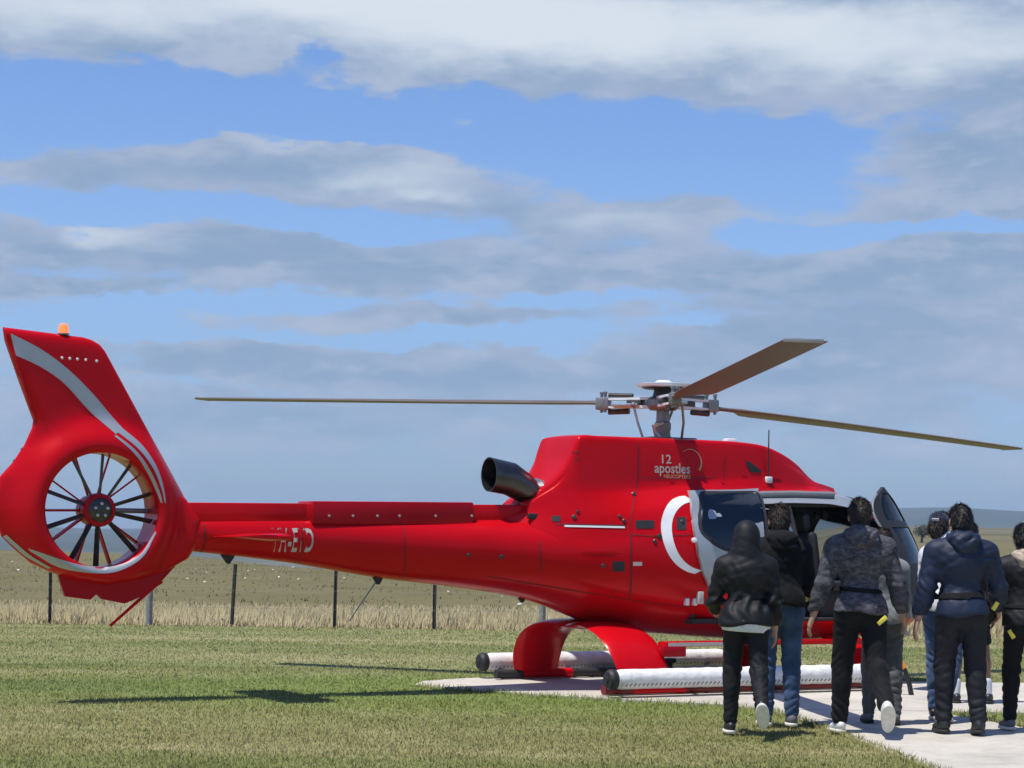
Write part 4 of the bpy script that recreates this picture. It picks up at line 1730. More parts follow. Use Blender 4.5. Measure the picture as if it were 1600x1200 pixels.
# --- cabin
zf = .70
MB().box((-.15, -.74, zf - .05), (2.25, .74, zf), .01).build('cabin_floor', M['dark'], heli)
MB().box((-.14, -.70, zf), (-.09, .70, 1.80), .02).build('rear_bulkhead', M['dark'], heli)
MB().box((-.05, -.60, 1.80), (1.7, .60, 1.84), .02).build('headliner', M['dark'], heli)
MB().box((2.25, -.40, zf), (2.55, .42, 1.14), .06).build('instrument_panel', M['dark'], heli)
MB().tube([(1.02, .83, .95), (1.02, .80, 1.5), (1.0, .66, 1.82)], .04, 8).build('door_pillar', M['dark'], heli)
MB().tube([(1.00, -.80, 1.0), (1.00, -.80, 1.5), (.98, -.70, 1.79)], .02, 8).build('grab_rail', M['dark'], heli)


def seat(x, y, name='seat'):
    r = empty(name, (x, y, zf), 0, heli)
    MB().box((-.05, -.21, .26), (.42, .21, .36), .04).build('seat_cushion', M['seat'], r)
    rot = Matrix.Rotation(radians(-9), 4, 'Y')
    MB().box((-.06, -.21, .30), (.05, .21, .86), .05, rot).build('backrest', M['seat'], r)
    MB().box((-.05, -.12, .87), (.04, .12, 1.04), .035, rot).build('headrest', M['seat'], r)
    MB().box((.0, -.16, .0), (.34, .16, .27), .02).build('seat_pedestal', M['dark'], r)
    MB().box((.052, -.13, .36), (.056, -.09, .82), 0, rot).build('harness_strap', M['trim'], r)
    MB().box((.052, .09, .36), (.056, .13, .82), 0, rot).build('harness_strap', M['trim'], r)


for y in (-.50, 0.0, .50):
    seat(1.42, y)
for y in (-.57, -.19, .19, .57):
    seat(.12, y)
hs_ = empty('headset', (1.85, -.05, 1.72), 0, heli)
MB().lathe([(.0, -.03), (.04, -.02), (.045, .02), (0, .03)], (0, .06, 0), (0, 1, 0), 12).build('ear_cup', M['black'], hs_)
MB().lathe([(.0, -.03), (.04, -.02), (.045, .02), (0, .03)], (0, -.06, 0), (0, 1, 0), 12).build('ear_cup', M['black'], hs_)
MB().tube([(0, -.06, .02), (0, -.05, .09), (0, 0, .12), (0, .05, .09), (0, .06, .02)], .008, 6).build('headband', M['black'], hs_)

# --- sliding rear door, run back along the hull
DH = [(1079, 773), (1082, 800), (1087, 832), (1093, 866), (1101, 895), (1111, 918)]
DFt = [(1186, 768), (1190, 800), (1194, 832), (1196, 866), (1198, 895), (1198, 918)]
dA, dB = H(DH, -.82, .055), H(DFt, -.82, .055)
sd_ = patch('sliding_door', dA, dB, M['silver'], heli, .055, .035, n=26, m_=18)
win = rounded(H([(1098, 778), (1186, 775), (1193, 804), (1195, 868), (1128, 855), (1097, 832)], -.82, .06), .07)
fan_patch('door_window', win, M['dark_glass'], sd_, .060)
ring_patch('window_seal', win, -.035, M['black'], sd_, .058)
x, z = hp(1088, 846, -.9)
p, nrm = skin(x, z, .055)
MB().lathe([(.026, 0), (.026, .02), (0, .025)], p, nrm, 12).build('door_knob', M['white'], sd_)
x, z = hp(1102, 935, -.9)
p, nrm = skin(x, z, .02)
MB().box((p.x - .03, p.y - .03, p.z - .05), (p.x + .03, p.y + .03, p.z + .07), .01).build('door_roller', M['lettering'], sd_)
# lift the dark patch of the hull skin seen through the window: window opening in the hull
# upper rail
ra = [(x, z) for x, z in H([(1181, 776), (1240, 775), (1300, 777)], -.72)]
rail = []
for x, z in resample(ra, 14):
    p, nrm = skin(x, z - .0, .02)
    rail.append((p.x, p.y, p.z))
MB().tube(rail, .036, 10).build('door_rail', M['grey_enamel'], heli)

# --- front door, swung forward on its hinges: a bowed leaf with a pointed top
de = [(1378, 761, -1.16), (1364, 784, -1.30), (1366, 806, -1.38), (1385, 838, -1.48), (1403, 872, -1.54), (1416, 908, -1.56), (1424, 966, -1.52)]
dh = [(1379, 761, -1.14), (1396, 784, -1.06), (1408, 806, -1.00), (1423, 838, -.93), (1434, 872, -.88), (1437, 908, -.86), (1433, 966, -.86)]


def edge3(pts, n):
    P = [(*hp(px, py, y), y) for px, py, y in pts]
    s_ = [0]
    for p, q in zip(P, P[1:]):
        s_.append(s_[-1] + math.dist(p, q))
    out = []
    for i in range(n):
        t = s_[-1] * i / (n - 1)
        out.append(Vector((catmull(s_, [p[0] for p in P], t), catmull(s_, [p[2] for p in P], t), catmull(s_, [p[1] for p in P], t))))
    return out


ND, MD = 40, 18
E0, E1 = edge3(de, ND), edge3(dh, ND)
DG = []
for i in range(ND):
    wv = E1[i] - E0[i]
    nrm = Vector((-wv.y, wv.x, 0)).normalized() if wv.length > 1e-3 else Vector((0, -1, 0))
    if nrm.x < 0:
        nrm = -nrm
    for j in range(MD):
        t = j / (MD - 1)
        DG.append((E0[i] + wv * t + nrm * .16 * wv.length * 4 * t * (1 - t) * .6, nrm))


def leaf(name, test, off0, off1, material, parent):
    V, F = [], []
    n0 = len(DG)
    for p, q in DG:
        V.append(p + q * off0)
    for p, q in DG:
        V.append(p + q * off1)
    cells = {(i, j) for i in range(ND - 1) for j in range(MD - 1) if test(i / (ND - 2), j / (MD - 2))}
    for i, j in cells:
        a, b_, c_, d_ = i * MD + j, i * MD + j + 1, (i + 1) * MD + j + 1, (i + 1) * MD + j
        F.append((a, b_, c_, d_))
        F.append((n0 + d_, n0 + c_, n0 + b_, n0 + a))
        for (di, dj), (e, f) in (((-1, 0), (a, b_)), ((1, 0), (c_, d_)), ((0, -1), (d_, a)), ((0, 1), (b_, c_))):
            if (i + di, j + dj) not in cells:
                F.append((f, e, n0 + e, n0 + f))
    V, F = used_mesh(V, F)
    return mesh_obj(name, V, F, material, parent, True, 40)


pane1 = lambda u, v: .07 < u < .34 and .16 < v < .90 and v > .16 + .0 * u
pane2 = lambda u, v: .39 < u < .64 and .16 < v < .90
fd = leaf('front_door', lambda u, v: not pane1(u, v) and not pane2(u, v), -.016, .016, M['black'], heli)
leaf('door_window', lambda u, v: pane1(u, v), -.004, .004, M['door_glass'], fd)
leaf('door_window', lambda u, v: pane2(u, v), -.004, .004, M['dark_glass'], fd)
MB().tube([p + Vector((-.015, -.02, 0)) for p in E0[4:]], .013, 8).build('door_rail', M['grey_enamel'], fd)
MB().tube([p + (q - p) * .16 + Vector((-.045, -.02, 0)) for p, q in zip(E0[5:], E1[5:])], .012, 8).build('door_rail', M['grey_enamel'], fd)
for k in (26, 34):
    p = E1[k]
    MB().tube([p, p + Vector((.02, .12, 0))], .022, 8).build('hinge', M['dull_metal'], fd)

# --- main rotor
HUB = Vector((0.0, 0, 2.845))
HUBX = hp(1036, 630)
HUB.x = HUBX[0]
HUB.z = HUBX[1]
head = empty('rotor_head', HUB, 0, heli)
MB().lathe([(.17, -.44), (.15, -.40), (.085, -.36), (.075, -.28), (.082, -.26), (.082, -.20), (.066, -.18), (.062, 0), (.10, .03), (.10, .05)], (0, 0, 0), (0, 0, 1), 24).build('mast', M['dull_metal'], head)
MB().lathe([(.10, -.43), (.21, -.42), (.20, -.39), (.11, -.37)], (0, 0, 0), (0, 0, 1), 24).build('swashplate', M['dull_metal'], head)
MB().lathe([(.11, .05), (.10, .09), (.09, .14), (.12, .145)], (0, 0, 0), (0, 0, 1), 20).build('absorber_post', M['oily_metal'], head)
MB().lathe([(.0, .150), (.20, .150), (.262, .160), (.268, .185), (.24, .19), (.10, .195), (.06, .225), (.0, .23)], (0, 0, 0), (0, 0, 1), 32).build('vibration_absorber', M['white'], head)
MB().lathe([(.0, .138), (.19, .140), (.215, .1495), (.0, .1495)], (0, 0, 0), (0, 0, 1), 28).build('absorber_shade_disc', M['oily_metal'], head)  # dark disc added under the white absorber, its colour standing in for underside shade
MB().lathe([(.0, -.075), (.13, -.07), (.165, -.03), (.165, .03), (.13, .06), (.0, .065)], (0, 0, 0), (0, 0, 1), 24).build('hub_plate', M['dull_metal'], head)
BL = [(156.4, 304, 621), (276.3, None, None), (36.3, None, None)]
R_BL = 5.29
TIP_RISE = (.11, .13, -.26)
for (azw, _, _), rise in zip(BL, TIP_RISE):
    az = radians(azw) - HELI_YAW
    mrot = Matrix.Rotation(az, 4, 'Z')
    arm = MB()
    for zz in (.045, -.035):
        arm.add([(0.05, -.09, zz - .014), (.52, -.06, zz - .010), (.60, -.03, zz - .01), (.60, .03, zz - .01), (.52, .06, zz - .010), (.05, .09, zz - .014),
                 (0.05, -.09, zz + .014), (.52, -.06, zz + .010), (.60, -.03, zz + .01), (.60, .03, zz + .01), (.52, .06, zz + .010), (.05, .09, zz + .014)],
                [(0, 1, 2, 3, 4, 5)[::-1], (6, 7, 8, 9, 10, 11)] + [(i, (i + 1) % 6, 6 + (i + 1) % 6, 6 + i) for i in range(6)])
    ao = arm.build('star_arm', M['white'], head, False)
    ao.data.transform(mrot)
    spc = MB().box((.20, -.085, -.028), (.36, .085, .036), .02).build('elastomer_block', M['oily_metal'], head)
    spc.data.transform(mrot)
    sl = MB().box((.56, -.055, -.06), (.70, .055, .065), .015)
    sl.lathe([(.016, -.085), (.016, .10), (.022, .10), (.022, .12), (0, .12)], (.60, .03, 0), (0, 0, 1), 8)
    sl.lathe([(.016, -.085), (.016, .10), (.022, .10), (.022, .12), (0, .12)], (.66, -.03, 0), (0, 0, 1), 8)
    so = sl.build('blade_sleeve', M['dull_metal'], head, True)
    so.data.transform(mrot)
    dm = MB().tube([(.36, -.02, -.075), (.58, -.02, -.08)], .028, 10).tube([(.30, .05, .075), (.56, .03, .085)], .022, 10)
    dmo = dm.build('drag_damper', M['oily_metal'], head)
    dmo.data.transform(mrot)
    ho = MB().tube([(.26, .14, -.02), (.20, .17, -.2), (.13, .16, -.40)], .013, 8)
    ho.lathe([(0, -.03), (.026, -.02), (.026, .02), (0, .03)], (.26, .14, -.02), (0, 1, 0), 10)
    po = ho.build('pitch_link', M['dull_metal'], head)
    po.data.transform(mrot)
    hn = MB().box((.22, .06, -.035), (.50, .15, -.005), .01).build('pitch_horn', M['metal'], head)
    hn.data.transform(mrot)
    # the blade: narrow root, full chord from a quarter span, square swept tip
    sp = [(.66, .095, .05), (.85, .10, .045), (1.02, .17, .05), (1.22, .33, .05), (1.4, .35, .05), (2.5, .35, .049), (4.0, .35, .047), (5.0, .35, .045), (5.25, .345, .042), (R_BL, .33, .018)]
    V, F = [], []
    pr = [(0, 0), (.02, .3), (.08, .62), (.25, .98), (.4, 1), (.7, .6), (1, .04)]
    lp = pr + [(u, -t * .75) for u, t in pr[::-1][1:-1]]
    for r, ch, th_ in sp:
        tw = radians(4.5 - 4.0 * (r - .66) / (R_BL - .66))
        zr = rise * (r / R_BL) ** 1.15
        for u, t in lp:
            yy, zz = (.30 - u) * ch if ch > .2 else (.5 - u) * ch, t * th_ / 2
            V.append((r, -(yy * cos(tw) - zz * sin(tw)), zr + yy * sin(tw) + zz * cos(tw)))
    m2 = len(lp)
    for i in range(len(sp) - 1):
        for k in range(m2):
            F.append((i * m2 + k, i * m2 + (k + 1) % m2, (i + 1) * m2 + (k + 1) % m2, (i + 1) * m2 + k))
    F += [tuple(range(m2)), tuple((len(sp) - 1) * m2 + k for k in range(m2))]
    bo = mesh_obj('rotor_blade', V, F, M['blade'], heli, True, 45)
    bo.data.transform(Matrix.Translation(HUB) @ mrot)
    fix_normals(bo)
    tp = MB().box((R_BL - .015, -.10, rise - .014), (R_BL + .006, .20, rise + .012), .003).build('tip_cap', M['blade_edge'], bo)
    tp.data.transform(Matrix.Translation(HUB) @ mrot)
MB().tube([(-.02, -.09, -.42), (-.15, -.10, -.30), (-.17, -.1, -.24), (-.05, -.08, -.20)], [.02, .02, .022, .018], 8).build('scissor_link', M['metal'], head)
MB().tube([(-.17, -.1, -.24), (-.13, -.11, -.42)], .012, 6).build('scissor_link', M['dull_metal'], head)
x0_ = HUB.x
MB().box((x0_ - .25, -.2, 2.425), (x0_ + .28, .2, 2.455), .012).build('mast_base', M['oily_metal'], heli)


# ------------------------------------------------------------------ people
class Field:
    """A signed distance field on a grid, turned into one smooth continuous mesh."""

    def __init__(self, lo, hi, vox):
        self.lo = np.array(lo, float)
        self.v = vox
        self.n = np.ceil((np.array(hi, float) - self.lo) / vox).astype(int) + 1
        self.d = np.full(self.n, 1.0, np.float32)

    def win(self, lo, hi):
        a = np.clip(np.floor((np.array(lo) - self.lo) / self.v).astype(int), 0, self.n)
        b = np.clip(np.ceil((np.array(hi) - self.lo) / self.v).astype(int) + 1, 0, self.n)
        sl = tuple(slice(i, j) for i, j in zip(a, b))
        ax = [self.lo[k] + self.v * np.arange(a[k], b[k]) for k in range(3)]
        return sl, np.meshgrid(*ax, indexing='ij')

    def put(self, sl, dist, k, op='add'):
        cur = self.d[sl]
        if op == 'add':
            if k > 0:
                h = np.maximum(k - np.abs(cur - dist), 0) / k
                self.d[sl] = np.minimum(cur, dist) - h * h * k * .25
            else:
                self.d[sl] = np.minimum(cur, dist)
        else:
            self.d[sl] = np.maximum(cur, -dist)

    def cone(self, a, b, r1, r2, k=.03, sy=1.0, op='add'):
        a, b = np.array(a, float), np.array(b, float)
        m_ = max(r1, r2) + max(k, .03) + .02
        sl, (X, Y, Z) = self.win(np.minimum(a, b) - m_, np.maximum(a, b) + m_)
        if X.size == 0:
            return self
        ba = b - a
        P = [X - a[0], (Y - a[1]), Z - a[2]]
        t = np.clip((P[0] * ba[0] + P[1] * ba[1] + P[2] * ba[2]) / max(1e-9, float(ba @ ba)), 0, 1)
        d = np.sqrt((P[0] - t * ba[0]) ** 2 + ((P[1] - t * ba[1]) / sy) ** 2 + (P[2] - t * ba[2]) ** 2) - (r1 + (r2 - r1) * t)
        if sy < 1:
            d = d * (sy + (1 - sy) * .5)
        self.put(sl, d, k, op)
        return self

    def ell(self, c, r, R=None, k=.03, op='add'):
        c, r = np.array(c, float), np.array(r, float)
        m_ = float(r.max()) + max(k, .03) + .02
        sl, (X, Y, Z) = self.win(c - m_, c + m_)
        if X.size == 0:
            return self
        P = np.stack([X - c[0], Y - c[1], Z - c[2]])
        if R is not None:
            P = np.tensordot(np.array(R.transposed() if hasattr(R, 'transposed') else R), P, 1)
        k0 = np.sqrt(sum((P[i] / r[i]) ** 2 for i in range(3)))
        k1 = np.sqrt(sum((P[i] / r[i] ** 2) ** 2 for i in range(3))) + 1e-6
        self.put(sl, k0 * (k0 - 1) / k1, k, op)
        return self

    def box(self, c, h, rad, R=None, k=.02, op='add'):
        c, h = np.array(c, float), np.array(h, float)
        m_ = float(np.linalg.norm(h)) + max(k, .03) + .02
        sl, (X, Y, Z) = self.win(c - m_, c + m_)
        if X.size == 0:
            return self
        P = np.stack([X - c[0], Y - c[1], Z - c[2]])
        if R is not None:
            P = np.tensordot(np.array(R.transposed()), P, 1)
        q = [np.abs(P[i]) - (h[i] - rad) for i in range(3)]
        d = np.sqrt(sum(np.maximum(x, 0) ** 2 for x in q)) + np.minimum(np.maximum(np.maximum(q[0], q[1]), q[2]), 0) - rad
        self.put(sl, d, k, op)
        return self

    def grid(self):
        ax = [self.lo[k] + self.v * np.arange(self.n[k]) for k in range(3)]
        return np.meshgrid(*ax, indexing='ij', sparse=True)

    def mesh(self):
        d = self.d
        nx, ny, nz = d.shape
        s = d < 0
        acc = np.zeros((nx - 1, ny - 1, nz - 1, 3), np.float32)
        cnt = np.zeros((nx - 1, ny - 1, nz - 1), np.float32)
        corners = [(i, j, k) for i in (0, 1) for j in (0, 1) for k in (0, 1)]
        act = np.zeros(cnt.shape, bool)
        c0 = s[:-1, :-1, :-1]
        for (i, j, k) in corners[1:]:
            act |= s[i:nx - 1 + i, j:ny - 1 + j, k:nz - 1 + k] != c0
        idx = np.argwhere(act)
        if len(idx) == 0:
            return np.zeros((0, 3)), []
        I, J, K = idx.T
        val = {c: d[I + c[0], J + c[1], K + c[2]] for c in corners}
        pos = np.zeros((len(idx), 3))
        num = np.zeros(len(idx))
        for a in corners:
            for ax in range(3):
                if a[ax] == 0:
                    b = list(a)
                    b[ax] = 1
                    b = tuple(b)
                    va, vb = val[a], val[b]
                    cr_ = (va < 0) != (vb < 0)
                    t = np.where(cr_, va / np.where(cr_, va - vb, 1), 0)
                    p = np.tile(np.array(a, float), (len(idx), 1))
                    p[:, ax] += t
                    pos += p * cr_[:, None]
                    num += cr_
        V = self.lo + self.v * (idx + pos / num[:, None])
        vid = -np.ones(act.shape, np.int64)
        vid[I, J, K] = np.arange(len(idx))
        Q = []
        for ax in range(3):
            o1, o2 = [(1, 2), (2, 0), (0, 1)][ax]
            sa = [slice(1, n - 1) for n in d.shape]
            sb = list(sa)
            sa[ax] = slice(0, d.shape[ax] - 1)
            sb[ax] = slice(1, d.shape[ax])
            A, B = s[tuple(sa)], s[tuple(sb)]
            E = np.argwhere(A != B)
            if len(E) == 0:
                continue
            off = np.ones(3, int)
            off[ax] = 0
            E = E + off
            flip = s[E[:, 0], E[:, 1], E[:, 2]]
            u, w = np.zeros(3, int), np.zeros(3, int)
            u[o1], w[o2] = 1, 1
            q = [vid[tuple((E - u - w).T)], vid[tuple((E - w).T)], vid[tuple(E.T)], vid[tuple((E - u).T)]]
            q = np.stack(q, 1)
            q[~flip] = q[~flip][:, ::-1]
            Q.append(q)
        return V, np.concatenate(Q)

    def build(self, name, material, parent, xf=None):
        V, Q = self.mesh()
        if xf is not None and len(V):
            V = V @ np.array(xf.to_3x3()).T + np.array(xf.translation)
        me = bpy.data.meshes.new(name)
        n, q = len(V), len(Q)
        me.vertices.add(n)
        me.vertices.foreach_set('co', np.asarray(V, np.float32).ravel())
        me.loops.add(4 * q)
        me.loops.foreach_set('vertex_index', np.asarray(Q, np.int32).ravel())
        me.polygons.add(q)
        me.polygons.foreach_set('loop_start', np.arange(0, 4 * q, 4, dtype=np.int32))
        me.update(calc_edges=True)
        me.validate()
        return link_mesh(name, me, material, parent, True)


def creases(F, pts, amp, freq, seed, along=(0, 0, 1), sharp=1.6):
    """Cloth folds: slanting, broken ridges of uneven depth, strongest round the named points."""
    X, Y, Z = F.grid()
    ph = seed * 1.7
    w = np.zeros(F.d.shape, np.float32)
    for i, (c, r, a) in enumerate(pts):
        g = np.exp(-(((X - c[0]) ** 2 + (Y - c[1]) ** 2 + (Z - c[2]) ** 2) / (r * r)))
        q1, q2 = sin(ph + i * 2.4) * .9, cos(ph * 1.3 + i * 1.7) * .5
        u = (X - c[0]) * q1 + (Y - c[1]) * q2 + (Z - c[2]) * .85
        f = freq * (.62 + .35 * ((i * 37 + seed * 11) % 10) / 10)
        wob = 1.4 * np.sin(X * 9 + Z * 7 + ph + i) + .9 * np.sin(Y * 12 - X * 8 + Z * 15 + ph * 2 + i * 3)
        s1 = np.sin(u * f + wob)
        s2 = np.sin(u * f * 2.3 - 1.5 * wob + X * 24 + i)
        fade = .5 + .5 * np.sin(X * 14 + Y * 10 - Z * 11 + ph + i * 1.1)
        w += (a * g * (1.0 - 2.0 * np.abs(s1) ** .8 + .35 * s2) * (.35 + .65 * fade)).astype(np.float32)
    F.d += (amp * w).astype(np.float32)


def soft_noise(F, amp, freq, seed):
    X, Y, Z = F.grid()
    p = seed * 2.3
    F.d += (amp * (np.sin(X * freq + p + 1.3 * np.sin(Z * freq * .7 + p)) * np.sin(Y * freq * 1.1 + p * 2) * .6
            + .5 * np.sin(Z * freq * 1.2 + p * 3 + 1.5 * np.sin(X * freq * .9 + p)))).astype(np.float32)


def fabric(name, col, rough=0.85, var=0.18, scale=16, sheen=0.15, bump=0.25, bscale=180):
    return mat(name, col, rough, var=var, scale=scale, bump=bump, bscale=bscale, spec=0.25, sheen=sheen)


def camo(name):
    m = bpy.data.materials.new(name)
    m.use_nodes = True
    nt, N, L, p = nodes_of(m)
    p.inputs['Roughness'].default_value = 0.85
    p.inputs['Specular IOR Level'].default_value = 0.2
    tc = N.new('ShaderNodeTexCoord')
    no = N.new('ShaderNodeTexNoise')
    no.inputs['Scale'].default_value = 20
    no.inputs['Detail'].default_value = 5
    no.inputs['Roughness'].default_value = 0.62
    no.inputs['Distortion'].default_value = 0.8
    mp = N.new('ShaderNodeMapping')
    mp.inputs['Scale'].default_value = (0.8, 1, 1.5)
    L.new(tc.outputs['Object'], mp.inputs[0])
    L.new(mp.outputs[0], no.inputs['Vector'])
    rp = N.new('ShaderNodeValToRGB')
    e = rp.color_ramp.elements
    e[0].position, e[0].color = 0.34, (0.034, 0.033, 0.042, 1)
    e[1].position, e[1].color = 0.66, (0.115, 0.110, 0.128, 1)
    for pos, c in ((0.43, (0.052, 0.050, 0.060, 1)), (0.49, (0.064, 0.061, 0.073, 1)), (0.54, (0.086, 0.082, 0.096, 1))):
        n_ = rp.color_ramp.elements.new(pos)
        n_.color = c
    L.new(no.outputs[0], rp.inputs[0])
    L.new(rp.outputs[0], p.inputs['Base Color'])
    return m


SKIN_M = {'light': mat('skin', (0.46, 0.27, 0.19), 0.55, var=0.08, scale=20), 'brown': mat('brown_skin', (0.20, 0.10, 0.062), 0.55, var=0.08, scale=20)}
HAIR = mat('black_hair', (0.010, 0.008, 0.007), 0.5, var=0.35, scale=60, bump=0.5, bscale=120)
HAIR_B = mat('dark_brown_hair', (0.030, 0.019, 0.013), 0.55, var=0.4, scale=60, bump=0.5, bscale=120)
EYE_M = mat('eye_white', (0.7, 0.68, 0.66), 0.2)
SOLE_W = mat('pale_rubber_sole', (0.66, 0.64, 0.57), 0.7, var=0.12, scale=30, bump=0.3, bscale=80)
SOLE_B = mat('black_rubber_sole', (0.02, 0.02, 0.02), 0.75)
SHOE_W = mat('white_leather_shoe', (0.72, 0.71, 0.68), 0.55, var=0.08)
SHOE_B = mat('black_leather_shoe', (0.018, 0.018, 0.019), 0.45, var=0.2)
SHOE_G = mat('grey_knit_shoe', (0.13, 0.13, 0.135), 0.8, var=0.25)
TAG_Y = mat('yellow_tag', (0.78, 0.66, 0.08), 0.6)
TAG_O = mat('orange_grip', (0.75, 0.27, 0.02), 0.55)
BELT = fabric('black_webbing', (0.005, 0.005, 0.006), sheen=0.0)
WHITE_F = fabric('white_cotton', (0.62, 0.64, 0.66))

VOX_CLOTH, VOX_SKIN = 0.0105, 0.0066


def make_person(spec):
    """Builds one clothed figure, facing +y of its own frame."""
    H_ = spec['height']
    s = H_ / 1.75
    root = empty('person', (spec['pos'].x, spec['pos'].y, spec.get('z', 0.018)), spec.get('yaw', 0))
    tag(root, spec['label'], 'person', 'people walking to the helicopter')
    seed = spec['seed']
    V = lambda *a: np.array(a, float)
    lean = spec.get('lean', 0.05)
    # --- joints
    pel = V(0, 0, .945 * s)
    chest = V(0, lean * .45, 1.28 * s)
    neck = V(0, lean * .75, 1.475 * s)
    hd = V(0, lean * .75 + .03, 1.615 * s) + V(*spec.get('head_shift', (0, 0, 0)))
    J = {}
    low = 1e9
    for side, sg in (('L', -1), ('R', 1)):
        th, kn, ft, spl = [radians(a) for a in spec['leg' + side]]
        hip = pel + V(sg * .095 * s, 0, -.03 * s)
        dirt = V(sg * sin(spl), sin(th) * cos(spl), -cos(th) * cos(spl))
        knee = hip + dirt * .435 * s
        sh = th - kn
        ank = knee + V(sg * sin(spl) * .6, sin(sh), -cos(sh)) * .425 * s
        fd_ = V(sg * .12, cos(ft), -sin(ft))
        fu = V(0, sin(ft), cos(ft))
        toe = ank + fd_ * .155 * s - fu * .065 * s
        heel = ank - fd_ * .055 * s - fu * .065 * s
        J['leg' + side] = (hip, knee, ank, fd_, fu, ft, sg)
        low = min(low, (toe - fu * .022)[2], (heel - fu * .025)[2])
    dz = V(0, 0, -low)
    for k in ('legL', 'legR'):
        hip, knee, ank, fd_, fu, ft, sg = J[k]
        J[k] = (hip + dz, knee + dz, ank + dz, fd_, fu, ft, sg)
    pel, chest, neck, hd = pel + dz, chest + dz, neck + dz, hd + dz
    sw = spec.get('shoulder', .185) * s
    for side, sg in (('L', -1), ('R', 1)):
        ab, pt, el_, inn = [radians(a) for a in spec['arm' + side]]
        shd = V(sg * sw, lean * .65, 1.372 * s) + dz
        da = V(sg * sin(ab), cos(ab) * sin(pt), -cos(ab) * cos(pt))
        elb = shd + da * .285 * s
        pt2, ab2 = pt + el_, ab - inn
        df = V(sg * sin(ab2), cos(ab2) * sin(pt2), -cos(ab2) * cos(pt2))
        wr = elb + df * .255 * s
        J['arm' + side] = (shd, elb, wr, df, sg)
    top = hd[2] + .20
    lo, hi = (-.62, -.62, -.02), (.62, .62, top)
    skin_m = SKIN_M[spec.get('skin', 'light')]

    # --- the body: one continuous surface from crown to feet
    F = Field(lo, hi, VOX_SKIN)
    F.ell(hd + V(0, .0, .035 * s), V(.074, .092, .085) * s, k=.03)
    F.ell(hd + V(0, .022, -.035) * s, V(.058, .070, .075) * s, k=.03)
    F.ell(hd + V(0, .062, -.075) * s, V(.030, .028, .028) * s, k=.03)
    F.cone(hd + V(0, .092, .0) * s, hd + V(0, .108, -.03) * s, .010 * s, .015 * s, k=.015)
    F.cone(hd + V(-.03, .083, .022) * s, hd + V(.03, .083, .022) * s, .014 * s, .014 * s, k=.02)
    F.cone(hd + V(-.016, .085, -.062) * s, hd + V(.016, .085, -.062) * s, .008, .008, k=.012)
    for sg in (-1, 1):
        F.ell(hd + V(sg * .078, -.004, -.008) * s, V(.012, .024, .033) * s, k=.01)
    F.cone(hd + V(0, -.025, -.05) * s, neck + V(0, -.01, -.06), .054 * s, .062 * s, k=.03)
    F.cone(neck + V(0, 0, -.09), pel, .10 * s, .10 * s, k=.05, sy=.75)
    F.cone(J['armL'][0], J['armR'][0], .05, .05, k=.05)
    for k in ('armL', 'armR'):
        shd, elb, wr, df, sg = J[k]
        F.cone(shd, elb, .045 * s, .038 * s, k=.03)
        F.cone(elb, wr, .038 * s, .026 * s, k=.02)
        # hand: palm, four bent fingers of unequal length, thumb from the side
        a = df / np.linalg.norm(df)
        side_v = V(0, 1, 0) - a * a[1]
        side_v = side_v / np.linalg.norm(side_v)       # thumb side faces forward
        nrm = np.cross(a, side_v) * sg
        if nrm[0] * sg > 0:
            nrm = -nrm                                  # palm faces the thigh
        R = Matrix((side_v, nrm, a)).transposed()
        F.box(wr + a * .052 * s, V(.040, .015, .048) * s, .014, R, k=.015)
        curl = spec.get('curl', .35)
        for q, (o_, ln) in enumerate(((.031, .072), (.011, .080), (-.010, .074), (-.030, .058))):
            p = wr + (a * .096 + side_v * o_) * s
            dcur = a
            for seg, (fr_, rr_) in enumerate(((.48, .0093), (.30, .0085), (.24, .0076))):
                ang = curl * (.6 + .5 * seg) + .06 * q
                dn = a * cos(ang) + nrm * sin(ang)
                p2 = p + dn * ln * fr_ * s
                F.cone(p, p2, rr_, rr_ * .95, k=.005)
                p = p2
        t0 = wr + (a * .025 + side_v * .030) * s
        t1 = t0 + (a * .030 + side_v * .026 + nrm * .010) * s
        t2 = t1 + (a * .032 + side_v * .006 + nrm * .012) * s
        F.cone(t0, t1, .0125, .011, k=.012).cone(t1, t2, .011, .009, k=.006)
    for k in ('legL', 'legR'):
        hip, knee, ank, fd_, fu, ft, sg = J[k]
        F.cone(pel, hip, .09 * s, .085 * s, k=.04)
        F.cone(hip, knee, .080 * s, .050 * s, k=.03)
        F.cone(knee, ank, .047 * s, .034 * s, k=.02)
        F.ell(knee + (ank - knee) * .30 + V(0, -.018, 0), V(.046, .048, .10) * s, k=.03)
        F.cone(ank - fu * .03, ank + fd_ * .12 * s - fu * .055, .032 * s, .022 * s, k=.02)
    body = F.build('body', skin_m, root)
    for sg in (-1, 1):
        MB().lathe([(0, -.012), (.0085, -.008), (.012, 0), (.0085, .008), (0, .012)], hd + V(sg * .031, .077, .010) * s, (0, 1, 0), 10).build('eye', EYE_M, body)

    # --- hair or cap
    if spec.get('hair', True):
        F = Field(hd - .16, hd + .17, .0062)
        ln = spec.get('hair_len', 0.0)
        F.ell(hd + V(0, -.008, .042) * s, V(.083, .100, .090) * s, k=.02)
        F.ell(hd + V(0, -.045, -.005) * s, V(.074, .062, .085) * s, k=.03)
        F.ell(hd + V(.012, .03, .085) * s, V(.06, .065, .052) * s, k=.03)
        F.ell(hd + V(0, .085, -.045) * s, V(.085, .055, .09) * s, op='sub', k=0)
        X, Y, Z = F.grid()
        F.d = np.maximum(F.d, (hd[2] - (.060 + ln) * s) - Z + (Y - hd[1]) * .55)
